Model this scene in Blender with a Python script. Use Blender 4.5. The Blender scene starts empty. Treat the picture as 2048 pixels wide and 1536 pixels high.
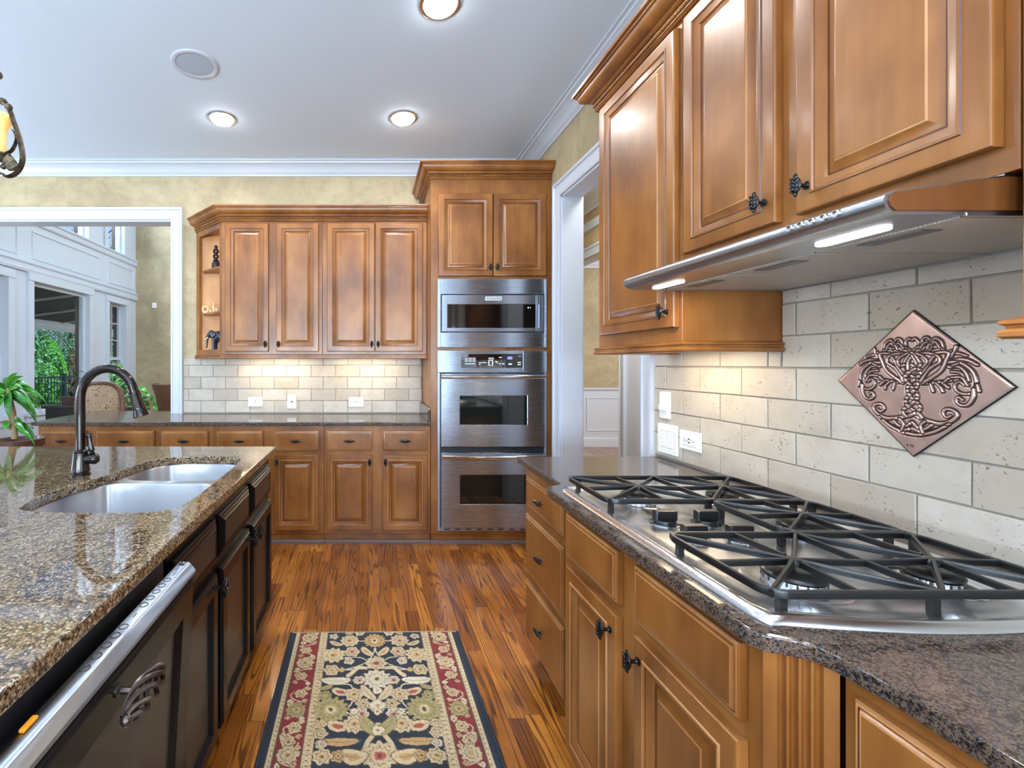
import bpy, bmesh, math, random
import numpy as np
from mathutils import Vector, Matrix, geometry
C = bpy.context.scene.collection
PI = math.pi
random.seed(7)

# ---------------------------------------------------------------- camera, world, big lights, exposure
H = 1.347                                   # eye height
cd = bpy.data.cameras.new('camera')
cam = bpy.data.objects.new('camera', cd); C.objects.link(cam)
cam.location = (0, 0, H); cam.rotation_euler = (PI/2, 0, 0)
cd.sensor_width = 36.0; cd.lens = 920/2048*36
cd.shift_x = (1024-737)/2048; cd.shift_y = -41/2048
cd.clip_start = .05; cd.clip_end = 200
sc = bpy.context.scene
sc.camera = cam
sc.view_settings.view_transform = 'Standard'
try: sc.view_settings.look = 'None'
except Exception: pass
sc.view_settings.gamma = 1.0
sc.view_settings.use_curve_mapping = False
sc.view_settings.exposure = 0.03
sc.cycles.max_bounces = 8
sc.cycles.diffuse_bounces = 4
sc.cycles.glossy_bounces = 5
sc.cycles.transparent_max_bounces = 12
sc.cycles.caustics_reflective = False
sc.cycles.caustics_refractive = False
sc.cycles.sample_clamp_indirect = 6.0

w = bpy.data.worlds.new('sky'); sc.world = w; w.use_nodes = True
nt = w.node_tree; nt.nodes.clear()
wo = nt.nodes.new('ShaderNodeOutputWorld'); bg = nt.nodes.new('ShaderNodeBackground')
tc = nt.nodes.new('ShaderNodeTexCoord'); sx = nt.nodes.new('ShaderNodeSeparateXYZ')
rp = nt.nodes.new('ShaderNodeValToRGB')
nt.links.new(tc.outputs['Generated'], sx.inputs[0]); nt.links.new(sx.outputs['Z'], rp.inputs[0])
rp.color_ramp.elements[0].position = 0.0; rp.color_ramp.elements[0].color = (.50, .70, .94, 1)
rp.color_ramp.elements[1].position = .55; rp.color_ramp.elements[1].color = (.14, .38, .82, 1)
nt.links.new(rp.outputs[0], bg.inputs[0]); bg.inputs[1].default_value = 1.15
nt.links.new(bg.outputs[0], wo.inputs[0])

def area(name, loc, rot, sx_, sy_, power, col=(1, 1, 1), shape='RECTANGLE'):
    l = bpy.data.lights.new(name, 'AREA'); l.shape = shape; l.size = sx_; l.size_y = sy_
    l.energy = power; l.color = col
    o = bpy.data.objects.new(name, l); C.objects.link(o); o.location = loc; o.rotation_euler = rot
    return o
RX_ = 1.366
DAY = (.70, .85, 1.0)
# added fill lamps at unseen rear and left windows, tilted up for the ceiling
for k, x in enumerate((-2.35, -.75, .75)):
    area('rear_window_fill', (x, -3.93, 1.45), (PI/2+1.12, 0, 0), .85, 2.0, 300, DAY)
for y in (-2.2, .2, 2.4):
    area('side_fill', (-5.12, y, 1.5), (0, -PI/2-1.1, 0), 1.9, 1.1, 105, DAY)
area('right_window_daylight', (RX_+.03, -.83, 1.6), (0, PI/2+.3, 0), 1.5, .8, 45, DAY)
# daylight through the high left windows of the two storey room beyond the opening
area('family_window_daylight', (-4.75, 6.4, 4.75), (0, -PI/2, 0), .9, 4.0, 900, DAY)
area('family_fill', (1.33, 6.5, 4.3), (0, PI/2, 0), 1.6, 2.8, 190, DAY)  # fill added to brighten the room's left wall; its clerestory is unseen
area('dining_fill', (4.3, 4.3, 2.0), (PI/2, 0, 0), 1.6, 1.6, 90, (1, .98, .95))  # fill added to brighten the dining room; no window stands there
area('hall_fill', (1.85, 3.4, 3.0), (0, 0, 0), .3, 1.0, 70, (1, .98, .95))  # fill added to brighten the hall; it has no fixture
sun = bpy.data.lights.new('sun', 'SUN'); sun.energy = 6.0; sun.color = (1, .95, .86); sun.angle = .01
so = bpy.data.objects.new('sun', sun); C.objects.link(so)
so.rotation_euler = Vector((-.62, .30, -.72)).to_track_quat('-Z', 'Y').to_euler()

# ---------------------------------------------------------------- materials
def lin(r, g, b):
    f = lambda v: (v/255/12.92) if v/255 <= .04045 else ((v/255+.055)/1.055)**2.4
    return (f(r), f(g), f(b), 1)
class NT:
    def __init__(s, name):
        s.m = bpy.data.materials.new(name); s.m.use_nodes = True
        s.t = s.m.node_tree; s.t.nodes.clear()
        s.out = s.t.nodes.new('ShaderNodeOutputMaterial')
        s.p = s.t.nodes.new('ShaderNodeBsdfPrincipled')
        s.t.links.new(s.p.outputs[0], s.out.inputs[0])
    def n(s, typ, props=None, **ins):
        nd = s.t.nodes.new('ShaderNode'+typ)
        for k, v in (props or {}).items(): setattr(nd, k, v)
        for k, v in ins.items():
            key = int(k[1:]) if k[0] == 'i' and k[1:].isdigit() else k.replace('_', ' ')
            s.set(nd.inputs[key], v)
        return nd
    def set(s, sock, v):
        if isinstance(v, bpy.types.NodeSocket): s.t.links.new(v, sock)
        elif isinstance(v, bpy.types.Node): s.t.links.new(v.outputs[0], sock)
        else: sock.default_value = v
    def P(s, **kw):
        for k, v in kw.items(): s.set(s.p.inputs[k.replace('_', ' ')], v)
    def math(s, op, a, b=0.0):
        return s.n('Math', {'operation': op}, i0=a, i1=b).outputs[0]
    def ramp(s, fac, stops, interp='LINEAR'):
        nd = s.t.nodes.new('ShaderNodeValToRGB'); cr = nd.color_ramp; cr.interpolation = interp
        while len(cr.elements) < len(stops): cr.elements.new(.5)
        for e, (p, c) in zip(cr.elements, stops): e.position = p; e.color = c
        s.set(nd.inputs[0], fac); return nd.outputs[0]
    def mix(s, fac, a, b, mode='MIX'):
        nd = s.t.nodes.new('ShaderNodeMix'); nd.data_type = 'RGBA'; nd.blend_type = mode
        s.set(nd.inputs[0], fac); s.set(nd.inputs[6], a); s.set(nd.inputs[7], b); return nd.outputs[2]
    def obj(s, scale=(1, 1, 1), rand=True):
        t = s.n('TexCoord').outputs['Object']
        if rand:
            r = s.n('ObjectInfo').outputs['Random']
            r3 = s.n('CombineXYZ', None, X=s.math('MULTIPLY', r, 37.), Y=s.math('MULTIPLY', r, 91.), Z=s.math('MULTIPLY', r, 53.))
            t = s.n('VectorMath', {'operation': 'ADD'}, i0=t, i1=r3.outputs[0]).outputs[0]
        return s.n('VectorMath', {'operation': 'MULTIPLY'}, i0=t, i1=scale).outputs[0]
    def noise(s, vec, scale, detail=3., rough=.5, dist=0.):
        return s.n('TexNoise', None, Vector=vec, Scale=scale, Detail=detail, Roughness=rough, Distortion=dist).outputs[0]
    def bump(s, h, strength=.3, dist=.002):
        s.P(Normal=s.n('Bump', None, Strength=strength, Distance=dist, Height=h).outputs[0])
def plain(name, col, rough=.5, metal=0., coat=0., spec=.5, bump=None):
    t = NT(name); t.P(Base_Color=col, Roughness=rough, Metallic=metal)
    t.p.inputs['Coat Weight'].default_value = coat; t.p.inputs['Specular IOR Level'].default_value = spec
    if bump: t.bump(t.noise(t.obj(), bump[0], 3.), bump[1], bump[2])
    return t.m
M = {}
def wood(name, dark, mid, light, rough=.34, coat=.16):
    t = NT(name)
    g = t.noise(t.obj((14, 14, .9)), 3.0, 5., .6, .4)
    bl = t.noise(t.obj((1, 1, .55)), 4.5, 3., .55)
    f = t.math('ADD', t.math('MULTIPLY', g, .20), t.math('MULTIPLY', bl, .84))
    c = t.ramp(f, [(.36, dark), (.53, mid), (.70, light)])
    t.P(Base_Color=c, Roughness=rough); t.p.inputs['Coat Weight'].default_value = coat
    t.p.inputs['Coat Roughness'].default_value = .16
    t.bump(g, .06, .002)
    return t.m
M['maple'] = wood('honey_maple', lin(110, 64, 25), lin(139, 86, 37), lin(163, 108, 54))
M['maple_in'] = wood('pale_maple', lin(186, 126, 74), lin(204, 146, 92), lin(216, 162, 108), .4, .1)
M['maple_glaze'] = wood('dark_glaze_groove', lin(58, 28, 12), lin(76, 40, 17), lin(98, 54, 25), .4, .2)
M['maple_highlight'] = wood('painted_edge_highlight', lin(158, 102, 54), lin(182, 128, 80), lin(198, 146, 98), .3, .3)  # highlight on door and drawer edges, painted as paler maple
M['hood_reflection'] = wood('brown_hood_reflection', lin(84, 46, 20), lin(104, 60, 27), lin(122, 74, 36), .35, .2)  # brown reflection in the hood's steel end, painted as dark wood
M['shoe'] = plain('grey_shoe_moulding', lin(112, 96, 92), .6)
M['black_wood'] = plain('black_lacquer', lin(10, 10, 13), .24, 0, .0, .28, (30, .03, .002))
M['black_panel'] = plain('espresso_panel', lin(44, 36, 33), .34, 0, .15, .6, (14, .02, .002))

t = NT('oak_strip_floor')
co = t.n('TexCoord').outputs['Object']; sp = t.n('SeparateXYZ', None, Vector=co)
X, Y = sp.outputs[0], sp.outputs[1]
xs = t.math('DIVIDE', X, .066); pid = t.math('FLOOR', xs)
pr = t.n('TexWhiteNoise', {'noise_dimensions': '1D'}, W=pid).outputs[0]
ys = t.math('ADD', t.math('DIVIDE', Y, .78), t.math('MULTIPLY', pr, 7.3)); bid = t.math('FLOOR', ys)
bv = t.n('CombineXYZ', None, X=pid, Y=bid, Z=0.)
br = t.n('TexWhiteNoise', {'noise_dimensions': '2D'}, Vector=bv.outputs[0])
rv = br.outputs[0]
gv = t.n('CombineXYZ', None, X=t.math('ADD', t.math('MULTIPLY', X, 8.5), t.math('MULTIPLY', rv, 31.)), Y=t.math('ADD', t.math('MULTIPLY', Y, .50), t.math('MULTIPLY', rv, 77.)), Z=t.math('MULTIPLY', rv, 19.))
gn = t.noise(gv, 1.0, 2.5, .42)
rings = t.math('SINE', t.math('MULTIPLY', gn, 150.))
pores = t.noise(t.n('VectorMath', {'operation': 'MULTIPLY'}, i0=co, i1=(190, 7, 1)).outputs[0], 1.0, 2.)
base = t.ramp(rv, [(.0, lin(122, 68, 25)), (.3, lin(150, 87, 32)), (.65, lin(172, 105, 40)), (1., lin(196, 126, 52))])
gl = t.ramp(rings, [(.0, (0, 0, 0, 1)), (.40, (.05, .05, .05, 1)), (.85, (1, 1, 1, 1))])
gl2 = t.math('MULTIPLY', gl, t.ramp(pores, [(.38, (.6, .6, .6, 1)), (.6, (1, 1, 1, 1))]))
c = t.mix(t.math('MULTIPLY', gl2, .90), base, lin(58, 26, 8))
bl = t.noise(co, 5., 3.)
c = t.mix(t.ramp(bl, [(.42, (.0, .0, .0, 1)), (.75, (.5, .5, .5, 1))]), c, lin(96, 48, 14))
ex = t.math('ABSOLUTE', t.math('SUBTRACT', t.math('FRACT', xs), .5)); ey = t.math('ABSOLUTE', t.math('SUBTRACT', t.math('FRACT', ys), .5))
seam = t.math('MAXIMUM', t.math('GREATER_THAN', ex, .488), t.math('GREATER_THAN', ey, .4985))
c = t.mix(t.math('MULTIPLY', seam, .75), c, lin(34, 15, 6))
t.P(Base_Color=c, Roughness=t.math('ADD', t.math('MULTIPLY', gl, .08), .20))
t.p.inputs['Coat Weight'].default_value = .3; t.p.inputs['Coat Roughness'].default_value = .12
t.bump(t.math('SUBTRACT', 1., t.math('MAXIMUM', seam, t.math('MULTIPLY', gl2, .25))), .12, .0015)
M['floor'] = t.m

t = NT('beige_faux_plaster')
v = t.obj((1, 1, 1), False)
a = t.noise(v, 1.6, 8., .7, .6); b = t.noise(v, 9., 6., .75)
c = t.ramp(a, [(.28, lin(140, 126, 100)), (.47, lin(166, 150, 118)), (.62, lin(184, 168, 134)), (.78, lin(196, 180, 146))])
c = t.mix(t.ramp(b, [(.5, (0, 0, 0, 1)), (.72, (.55, .55, .55, 1))]), c, lin(138, 128, 106))
t.P(Base_Color=c, Roughness=.6); t.bump(b, .05, .002)
M['wall'] = t.m
M['ceiling'] = plain('ceiling_paint', lin(212, 227, 243), .8)
M['white'] = plain('white_trim_paint', lin(198, 205, 217), .35, 0, .1)
M['plate'] = plain('white_plastic', lin(240, 240, 238), .3)
M['slot'] = plain('dark_slot', lin(35, 35, 38), .5)

def granite(name, stops, sc_, rough, speck, coat=.4):
    t = NT(name); v = t.obj((1, 1, 1), False)
    a = t.noise(v, sc_, 6., .72, .9); b = t.noise(v, sc_*2.7, 4., .7)
    f = t.math('ADD', t.math('MULTIPLY', a, .62), t.math('MULTIPLY', b, .38))
    c = t.ramp(f, stops)
    vo = t.n('TexVoronoi', {'feature': 'F1'}, Vector=v, Scale=sc_*4.2)
    vr = t.n('SeparateColor', None, Color=vo.outputs['Color'])
    c = t.mix(t.math('MULTIPLY', t.math('GREATER_THAN', vr.outputs[0], .82), .8), c, speck[0])
    c = t.mix(t.math('MULTIPLY', t.math('GREATER_THAN', vr.outputs[1], .88), .7), c, speck[1])
    t.P(Base_Color=c, Roughness=rough); t.p.inputs['Coat Weight'].default_value = coat; t.p.inputs['Coat Roughness'].default_value = .03
    return t.m
M['granite_tan'] = granite('tan_granite', [(.37, lin(18, 15, 13)), (.45, lin(56, 44, 33)), (.51, lin(120, 98, 73)), (.59, lin(152, 128, 98)), (.66, lin(90, 80, 70)), (.74, lin(168, 150, 126))], 60., .06, (lin(24, 20, 18), lin(190, 172, 146)))
M['granite_dark'] = granite('dark_granite', [(.38, lin(16, 15, 16)), (.46, lin(48, 41, 37)), (.53, lin(110, 92, 77)), (.61, lin(72, 62, 56)), (.72, lin(132, 115, 100))], 110., .14, (lin(14, 14, 18), lin(60, 64, 84)), .1)

def tile_mat(name, ca, cb, cc):
    t = NT(name); v = t.obj((1, 1, 1), False)
    r = t.n('NewGeometry').outputs['Random Per Island']
    c = t.ramp(r, [(.0, ca), (.5, cb), (1., cc)])
    n1 = t.noise(v, 9., 5., .65)
    c = t.mix(t.ramp(n1, [(.45, (0, 0, 0, 1)), (.75, (.5, .5, .5, 1))]), c, lin(156, 144, 128))
    pv = t.n('VectorMath', {'operation': 'MULTIPLY'}, i0=v, i1=(1, 1, 1.35)).outputs[0]
    pit = t.noise(pv, 105., 2., .5, .8); reg = t.noise(v, 11., 2.)
    pm = t.math('MULTIPLY', t.ramp(pit, [(.643, (0, 0, 0, 1)), (.68, (1, 1, 1, 1))]), t.ramp(reg, [(.45, (0, 0, 0, 1)), (.58, (1, 1, 1, 1))]))
    c = t.mix(t.math('MULTIPLY', pm, .8), c, lin(104, 90, 76))
    t.P(Base_Color=c, Roughness=.5)
    t.bump(t.math('SUBTRACT', t.math('MULTIPLY', n1, .3), pm), .5, .003)
    return t.m
M['tile'] = tile_mat('tumbled_travertine', lin(184, 176, 164), lin(196, 189, 179), lin(172, 161, 147))
M['grout'] = plain('grey_grout', lin(150, 145, 138), .9)

def aniso(t, an):
    t.P(Anisotropic=an, Anisotropic_Rotation=.25, Tangent=t.n('Tangent', {'direction_type': 'RADIAL', 'axis': 'Z'}).outputs[0])
def brushed(name, col, rough, vecscale, bumpk=.03, met=1., an=0.):
    t = NT(name); g = t.noise(t.obj(vecscale), 1., 3., .6)
    t.P(Base_Color=col, Metallic=met, Roughness=t.math('ADD', t.math('MULTIPLY', g, .10), rough-.05))
    if an: aniso(t, an)
    t.bump(g, bumpk, .001)
    return t.m
M['steel'] = brushed('brushed_steel', lin(182, 196, 213), .34, (3, 3, 260), .0, 1., .95)
M['steel_wavy'] = None
t = NT('rolled_steel_sheet')
g = t.noise(t.obj((3, 3, 260)), 1., 3., .6); wv = t.noise(t.obj((1, 1, .5)), 5., 1.)
t.P(Base_Color=lin(180, 195, 214), Metallic=1., Roughness=t.math('ADD', t.math('MULTIPLY', g, .04), .25)); aniso(t, .95)
t.bump(wv, .25, .006)
M['steel_wavy'] = t.m
M['steel_top'] = brushed('cooktop_steel', lin(226, 229, 234), .24, (60, 4, 4), .0)
M['steel_hood'] = brushed('hood_steel', lin(176, 184, 195), .30, (60, 3, 60), .0)
M['sink_steel'] = brushed('sink_steel', lin(188, 193, 200), .36, (60, 4, 4), .0, 1., .9)
M['steel_dark'] = plain('dark_steel', lin(120, 124, 130), .4, .9)  # darker grey steel of the hood filter grips
M['badge'] = plain('silver_badge', lin(222, 228, 234), .3, .3)
M['chrome'] = plain('bright_steel', lin(225, 228, 232), .10, 1.)
t = NT('filter_mesh'); v = t.obj((1, 1, 1), False)
wv = t.n('TexWave', {'wave_type': 'BANDS', 'bands_direction': 'DIAGONAL'}, Vector=v, Scale=95., Distortion=0.)
wv2 = t.n('TexWave', {'wave_type': 'BANDS', 'bands_direction': 'Y'}, Vector=v, Scale=90., Distortion=0.)
hh = t.math('MULTIPLY', wv.outputs[1], wv2.outputs[1])
t.P(Base_Color=t.ramp(hh, [(.0, lin(190, 188, 184)), (1., lin(240, 238, 234))]), Metallic=.25, Roughness=.5); t.bump(hh, .5, .002)
M['filter'] = t.m
M['black_glass'] = plain('black_glass', lin(8, 9, 11), .06, 0, 1.0)
M['oven_glass'] = plain('oven_glass', lin(16, 24, 24), .05, 0, 1.0)
M['iron'] = plain('cast_iron', lin(15, 16, 18), .36, .0, .15, .5, (160, .12, .001))
M['black_metal'] = plain('black_hardware', lin(20, 19, 22), .28, .6, .3)
M['pewter'] = plain('twisted_pewter', lin(96, 88, 84), .3, .9)
M['bronze'] = plain('oil_rubbed_bronze', lin(34, 28, 26), .27, .75, .4)
M['knob'] = plain('black_plastic', lin(18, 18, 20), .30, 0, .2)
M['brass'] = plain('burner_brass', lin(190, 150, 96), .3, 1.)
M['lamp_on'] = NT('lamp_glow').m
def emit(name, col, s):
    t = NT(name); t.P(Base_Color=(0, 0, 0, 1), Roughness=.5); t.p.inputs['Emission Color'].default_value = col; t.p.inputs['Emission Strength'].default_value = s
    return t.m
M['can_lens'] = emit('lit_lens', (1, .98, .96, 1), 45.)
M['hood_lens'] = emit('lit_hood_lens', (1, .98, .95, 1), 6.)
M['rail_lens'] = emit('lit_strip_lens', (1, .80, .52, 1), 20.)
M['blue_led'] = emit('blue_display', (.15, .2, 1, 1), 2.2)
M['white_led'] = emit('white_display', (.9, .95, 1, 1), 1.1)
M['grille'] = plain('speaker_cloth', lin(176, 188, 204), .9)
M['amber'] = plain('amber_plastic', lin(222, 140, 20), .35)
M['grey_print'] = plain('grey_print', lin(150, 152, 156), .5)
M['dark_print'] = plain('dark_print', lin(40, 42, 46), .5)
t = NT('antique_iron'); n_ = t.noise(t.obj(), 60., 4.)
t.P(Base_Color=t.ramp(n_, [(.35, lin(46, 38, 30)), (.6, lin(96, 84, 66)), (.8, lin(130, 118, 98))]), Roughness=.55, Metallic=.5); t.bump(n_, .4, .003)
M['antique'] = t.m
t = NT('amber_glass'); t.P(Base_Color=lin(240, 196, 118), Roughness=.35); t.p.inputs['Subsurface Weight'].default_value = .4
t.p.inputs['Emission Color'].default_value = (1, .72, .32, 1); t.p.inputs['Emission Strength'].default_value = .35
M['amber_glass'] = t.m
# window glass: mostly clear with a fresnel reflection
t = NT('window_glass'); t.t.nodes.remove(t.p)
tr = t.n('BsdfTransparent'); gb = t.n('BsdfGlossy', None, Roughness=.02); fr = t.math('MULTIPLY', t.math('POWER', t.n('LayerWeight', None, Blend=.5).outputs['Facing'], 4.), .4)
mx = t.n('MixShader', None, i0=fr, i1=tr.outputs[0], i2=gb.outputs[0]); t.t.links.new(mx.outputs[0], t.out.inputs[0])
M['glass'] = t.m
def leafmat(name, a, b, rough=.4, trans=.0):
    t = NT(name); r = t.n('NewGeometry').outputs['Random Per Island']
    t.P(Base_Color=t.ramp(r, [(0., a), (1., b)]), Roughness=rough)
    return t.m
M['leaf'] = leafmat('glossy_leaf', lin(24, 84, 18), lin(66, 140, 30), .28)
M['leaf_dark'] = leafmat('pothos_leaf', lin(24, 78, 28), lin(84, 160, 46), .35)
M['evergreen'] = leafmat('bright_evergreen', lin(50, 140, 50), lin(140, 226, 90), .7)
M['pine'] = leafmat('blue_pine', lin(50, 110, 86), lin(120, 180, 140), .8)
M['redtree'] = leafmat('bare_maple', lin(110, 90, 92), lin(168, 150, 160), .8)
M['bark'] = plain('bark', lin(84, 66, 48), .9, bump=(40, .6, .01))
M['stalk'] = plain('plant_stalk', lin(150, 120, 86), .8, bump=(50, .4, .004))
M['soil'] = plain('potting_soil', lin(46, 34, 26), .95)
M['pot'] = plain('brown_glazed_pot', lin(84, 48, 40), .35, 0, .2)
M['darkpot'] = plain('bonsai_pot', lin(74, 56, 48), .5)
M['lawn'] = plain('lawn_grass', lin(52, 110, 40), .9, bump=(60, .6, .02))
M['paving'] = plain('patio_stone', lin(170, 164, 156), .8)
M['awning'] = plain('dark_awning_cloth', lin(58, 50, 46), .9)
M['awning_rib'] = plain('pale_awning_rib', lin(236, 228, 214), .6)
M['fence'] = plain('painted_rail', lin(44, 62, 66), .5)
M['dark_wood'] = plain('dark_furniture', lin(22, 20, 20), .35, 0, .2)
M['carved'] = wood('carved_chair_frame', lin(86, 58, 46), lin(112, 80, 66), lin(136, 102, 86), .4, .2)
t = NT('paisley_upholstery'); v = t.obj((1, 1, 1), False)
n1 = t.noise(v, 9., 2., .5, 1.2); rg = t.math('SINE', t.math('MULTIPLY', n1, 70.))
t.P(Base_Color=t.ramp(rg, [(.0, lin(158, 136, 110)), (.6, lin(168, 146, 118)), (.9, lin(96, 76, 60))]), Roughness=.9)
M['paisley'] = t.m
t = NT('brown_wicker'); v = t.obj((1, 1, 1), False)
wv = t.n('TexWave', {'bands_direction': 'Z'}, Vector=v, Scale=30.); wx = t.n('TexWave', {'bands_direction': 'X'}, Vector=v, Scale=30.)
hh = t.math('MULTIPLY', wv.outputs[1], wx.outputs[1])
t.P(Base_Color=t.ramp(hh, [(0., lin(86, 56, 36)), (1., lin(142, 102, 70))]), Roughness=.7); t.bump(hh, .6, .006)
M['wicker'] = t.m
M['brick'] = plain('brick_reveal', lin(86, 78, 74), .9, bump=(25, .7, .02))
M['figurine'] = plain('carved_dark_figure', lin(48, 38, 44), .35, .2)
M['elephant'] = plain('blue_black_ceramic', lin(32, 36, 46), .3, 0, .3)
M['ivory'] = plain('ivory', lin(236, 226, 200), .4)
M['cream_wax'] = plain('carved_cream', lin(226, 196, 150), .5)
def vcol(name, rough, metal=0., bump=None):
    t = NT(name); a = t.n('Attribute', {'attribute_name': 'Col'})
    c = a.outputs['Color']
    if bump:
        n1 = t.noise(t.obj((1, 1, 1), False), bump[0], 3.)
        c = t.mix(t.ramp(n1, [(.35, (.0, .0, .0, 1)), (.7, (bump[3],)*3+(1,))]), c, (.02, .02, .02, 1))
        t.bump(n1, bump[1], bump[2])
    t.P(Base_Color=c, Roughness=rough, Metallic=metal)
    return t.m
M['rug'] = vcol('woven_rug', .95, 0., (330., .5, .004, .28))
M['copper'] = vcol('aged_copper', .36, .85, (22., .08, .004, .12))
M['navy'] = plain('navy_binding', lin(34, 42, 56), .9)

# ---------------------------------------------------------------- mesh helpers
def V(*a): return Vector(a)
def rotz(a): return Matrix.Rotation(a, 4, 'Z')
class MB:
    def __init__(s): s.b = bmesh.new(); s.x = Matrix.Identity(4)
    def v(s, p): return s.b.verts.new(s.x @ Vector(p))
    def f(s, vs):
        try: return s.b.faces.new(vs)
        except ValueError: return None
    def box(s, x0, x1, y0, y1, z0, z1):
        p = [s.v((x, y, z)) for z in (z0, z1) for y in (y0, y1) for x in (x0, x1)]
        for q in ((0, 2, 3, 1), (4, 5, 7, 6), (0, 1, 5, 4), (2, 6, 7, 3), (0, 4, 6, 2), (1, 3, 7, 5)): s.f([p[i] for i in q])
        return s
    def loops(s, L, c0=True, c1=True, closed=False):
        R = [[s.v(p) for p in l] for l in L]
        n = len(R[0]); m = len(R)
        for i in range(m if closed else m-1):
            a, b = R[i], R[(i+1) % m]
            for j in range(n): s.f([a[j], a[(j+1) % n], b[(j+1) % n], b[j]])
        if not closed:
            if c0: s.f(R[0][::-1])
            if c1: s.f(R[-1])
        return R
    def strip(s, L, c=False):
        R = [[s.v(p) for p in l] for l in L]
        for a, b in zip(R, R[1:]):
            for j in range(len(a)-1): s.f([a[j], a[j+1], b[j+1], b[j]])
        return s
    def prism(s, pts, axis, a, b):
        def P(u, v, w): return {'x': (w, u, v), 'y': (u, w, v), 'z': (u, v, w)}[axis]
        s.loops([[P(u, v, a) for u, v in pts], [P(u, v, b) for u, v in pts]]); return s
    def cyl(s, p0, p1, r0, r1=None, n=14, caps=True):
        p0, p1 = Vector(p0), Vector(p1); r1 = r0 if r1 is None else r1
        return s.tube([p0, p1], [r0, r1], n, caps)
    def tube(s, path, r, n=8, caps=True, closed=False, flat=None):
        P = [Vector(p) for p in path]; m = len(P)
        rs = r if isinstance(r, (list, tuple)) else [r]*m
        T = []
        for i in range(m):
            a = P[(i-1) % m] if closed else P[max(i-1, 0)]; b = P[(i+1) % m] if closed else P[min(i+1, m-1)]
            d = b-a; T.append(d.normalized() if d.length > 1e-9 else V(0, 0, 1))
        u = T[0].orthogonal().normalized() if abs(T[0].z) > .95 else T[0].cross(V(0, 0, 1)).normalized()
        L = []
        for i in range(m):
            u = (u - T[i]*u.dot(T[i]));  u = u.normalized() if u.length > 1e-6 else T[i].orthogonal().normalized()
            w_ = T[i].cross(u)
            fu, fw = flat if flat else (1, 1)
            L.append([P[i]+(u*math.cos(2*PI*k/n)*fu+w_*math.sin(2*PI*k/n)*fw)*rs[i] for k in range(n)])
        s.loops(L, caps, caps, closed); return s
    def bar(s, path, prof, closed=False, up=(0, 0, 1)):
        # sweep a profile [(side, up)] along a path keeping 'up' upright, mitred
        P = [Vector(p) for p in path]; m = len(P); up = Vector(up); L = []
        for i in range(m):
            d1 = (P[i]-P[i-1]) if (i > 0 or closed) else None
            d2 = (P[(i+1) % m]-P[i]) if (i < m-1 or closed) else None
            d1 = d1 or d2; d2 = d2 or d1
            n1 = up.cross(d1).normalized(); n2 = up.cross(d2).normalized()
            mi = (n1+n2).normalized(); k = 1/max(.25, mi.dot(n1))
            L.append([P[i]+mi*k*a+up*b for a, b in prof])
        s.loops(L, True, True, closed); return s
    def lathe(s, prof, n=20, origin=(0, 0, 0), axis='z', caps=True):
        o = Vector(origin); L = []
        for r, h in prof:
            l = []
            for k in range(n):
                a = 2*PI*k/n; c_, s_ = math.cos(a)*r, math.sin(a)*r
                l.append(o+(V(c_, s_, h) if axis == 'z' else V(c_, -h, s_) if axis == 'y' else V(h, c_, s_)))
            L.append(l)
        s.loops(L, caps, caps); return s
    def ball(s, c, r, n=10, m=8, M=None):
        r = r if isinstance(r, (tuple, list)) else (r, r, r); c = Vector(c); L = []
        for i in range(1, m):
            a = PI*i/m
            l = []
            for k in range(n):
                b = 2*PI*k/n; p = V(math.sin(a)*math.cos(b)*r[0], math.sin(a)*math.sin(b)*r[1], -math.cos(a)*r[2])
                l.append(c+(M @ p if M else p))
            L.append(l)
        R = s.loops(L, False, False)
        q = V(0, 0, -r[2]); b0 = s.v(c+(M @ q if M else q)); b1 = s.v(c-(M @ q if M else q))
        for k in range(n):
            s.f([R[0][(k+1) % n], R[0][k], b0]); s.f([R[-1][k], R[-1][(k+1) % n], b1])
        return s
    def fill(s, outer, holes, z):
        E = []
        for l in (outer, *holes):
            vs = [s.v((x, y, z)) for x, y in l]; E += [s.b.edges.new((vs[i-1], vs[i])) for i in range(len(vs))]
        bmesh.ops.triangle_fill(s.b, edges=E, use_beauty=True); return s
    def poly(s, outer, holes=(), z=0., flip=False):
        tri = geometry.tessellate_polygon([[V(x, y, 0) for x, y in l] for l in (outer, *holes)])
        vs = [s.v((x, y, z)) for l in (outer, *holes) for x, y in l]
        for t_ in tri: s.f([vs[i] for i in (t_[::-1] if flip else t_)])
        return s
    def build(s, name, mat, parent=None, smooth=35, bevel=0, seg=2, doubles=True, loc=None):
        if doubles: bmesh.ops.remove_doubles(s.b, verts=s.b.verts, dist=1e-5)
        bmesh.ops.recalc_face_normals(s.b, faces=s.b.faces)
        me = bpy.data.meshes.new(name); s.b.to_mesh(me); s.b.free()
        me.materials.append(M[mat] if isinstance(mat, str) else mat)
        if mat == 'maple': [me.materials.append(M[q]) for q in ('maple_glaze', 'maple_highlight')]
        if smooth:
            me.shade_smooth(); me.set_sharp_from_angle(angle=math.radians(smooth))
        o = bpy.data.objects.new(name, me); C.objects.link(o)
        if smooth and 0 < smooth <= 50:
            wn_ = o.modifiers.new('normals', 'WEIGHTED_NORMAL'); wn_.keep_sharp = True; wn_.weight = 50
        if parent: o.parent = parent
        if loc: o.location = loc
        if bevel:
            bv = o.modifiers.new('bevel', 'BEVEL'); bv.width = bevel; bv.segments = seg; bv.limit_method = 'ANGLE'; bv.angle_limit = .6
            o.modifiers.move(0, len(o.modifiers)-1) if len(o.modifiers) > 1 else None
        return o
def tag(o, label=None, cat=None, group=None, kind=None):
    if label: o['label'] = label
    if cat: o['category'] = cat
    if group: o['group'] = group
    if kind: o['kind'] = kind
    return o
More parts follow.
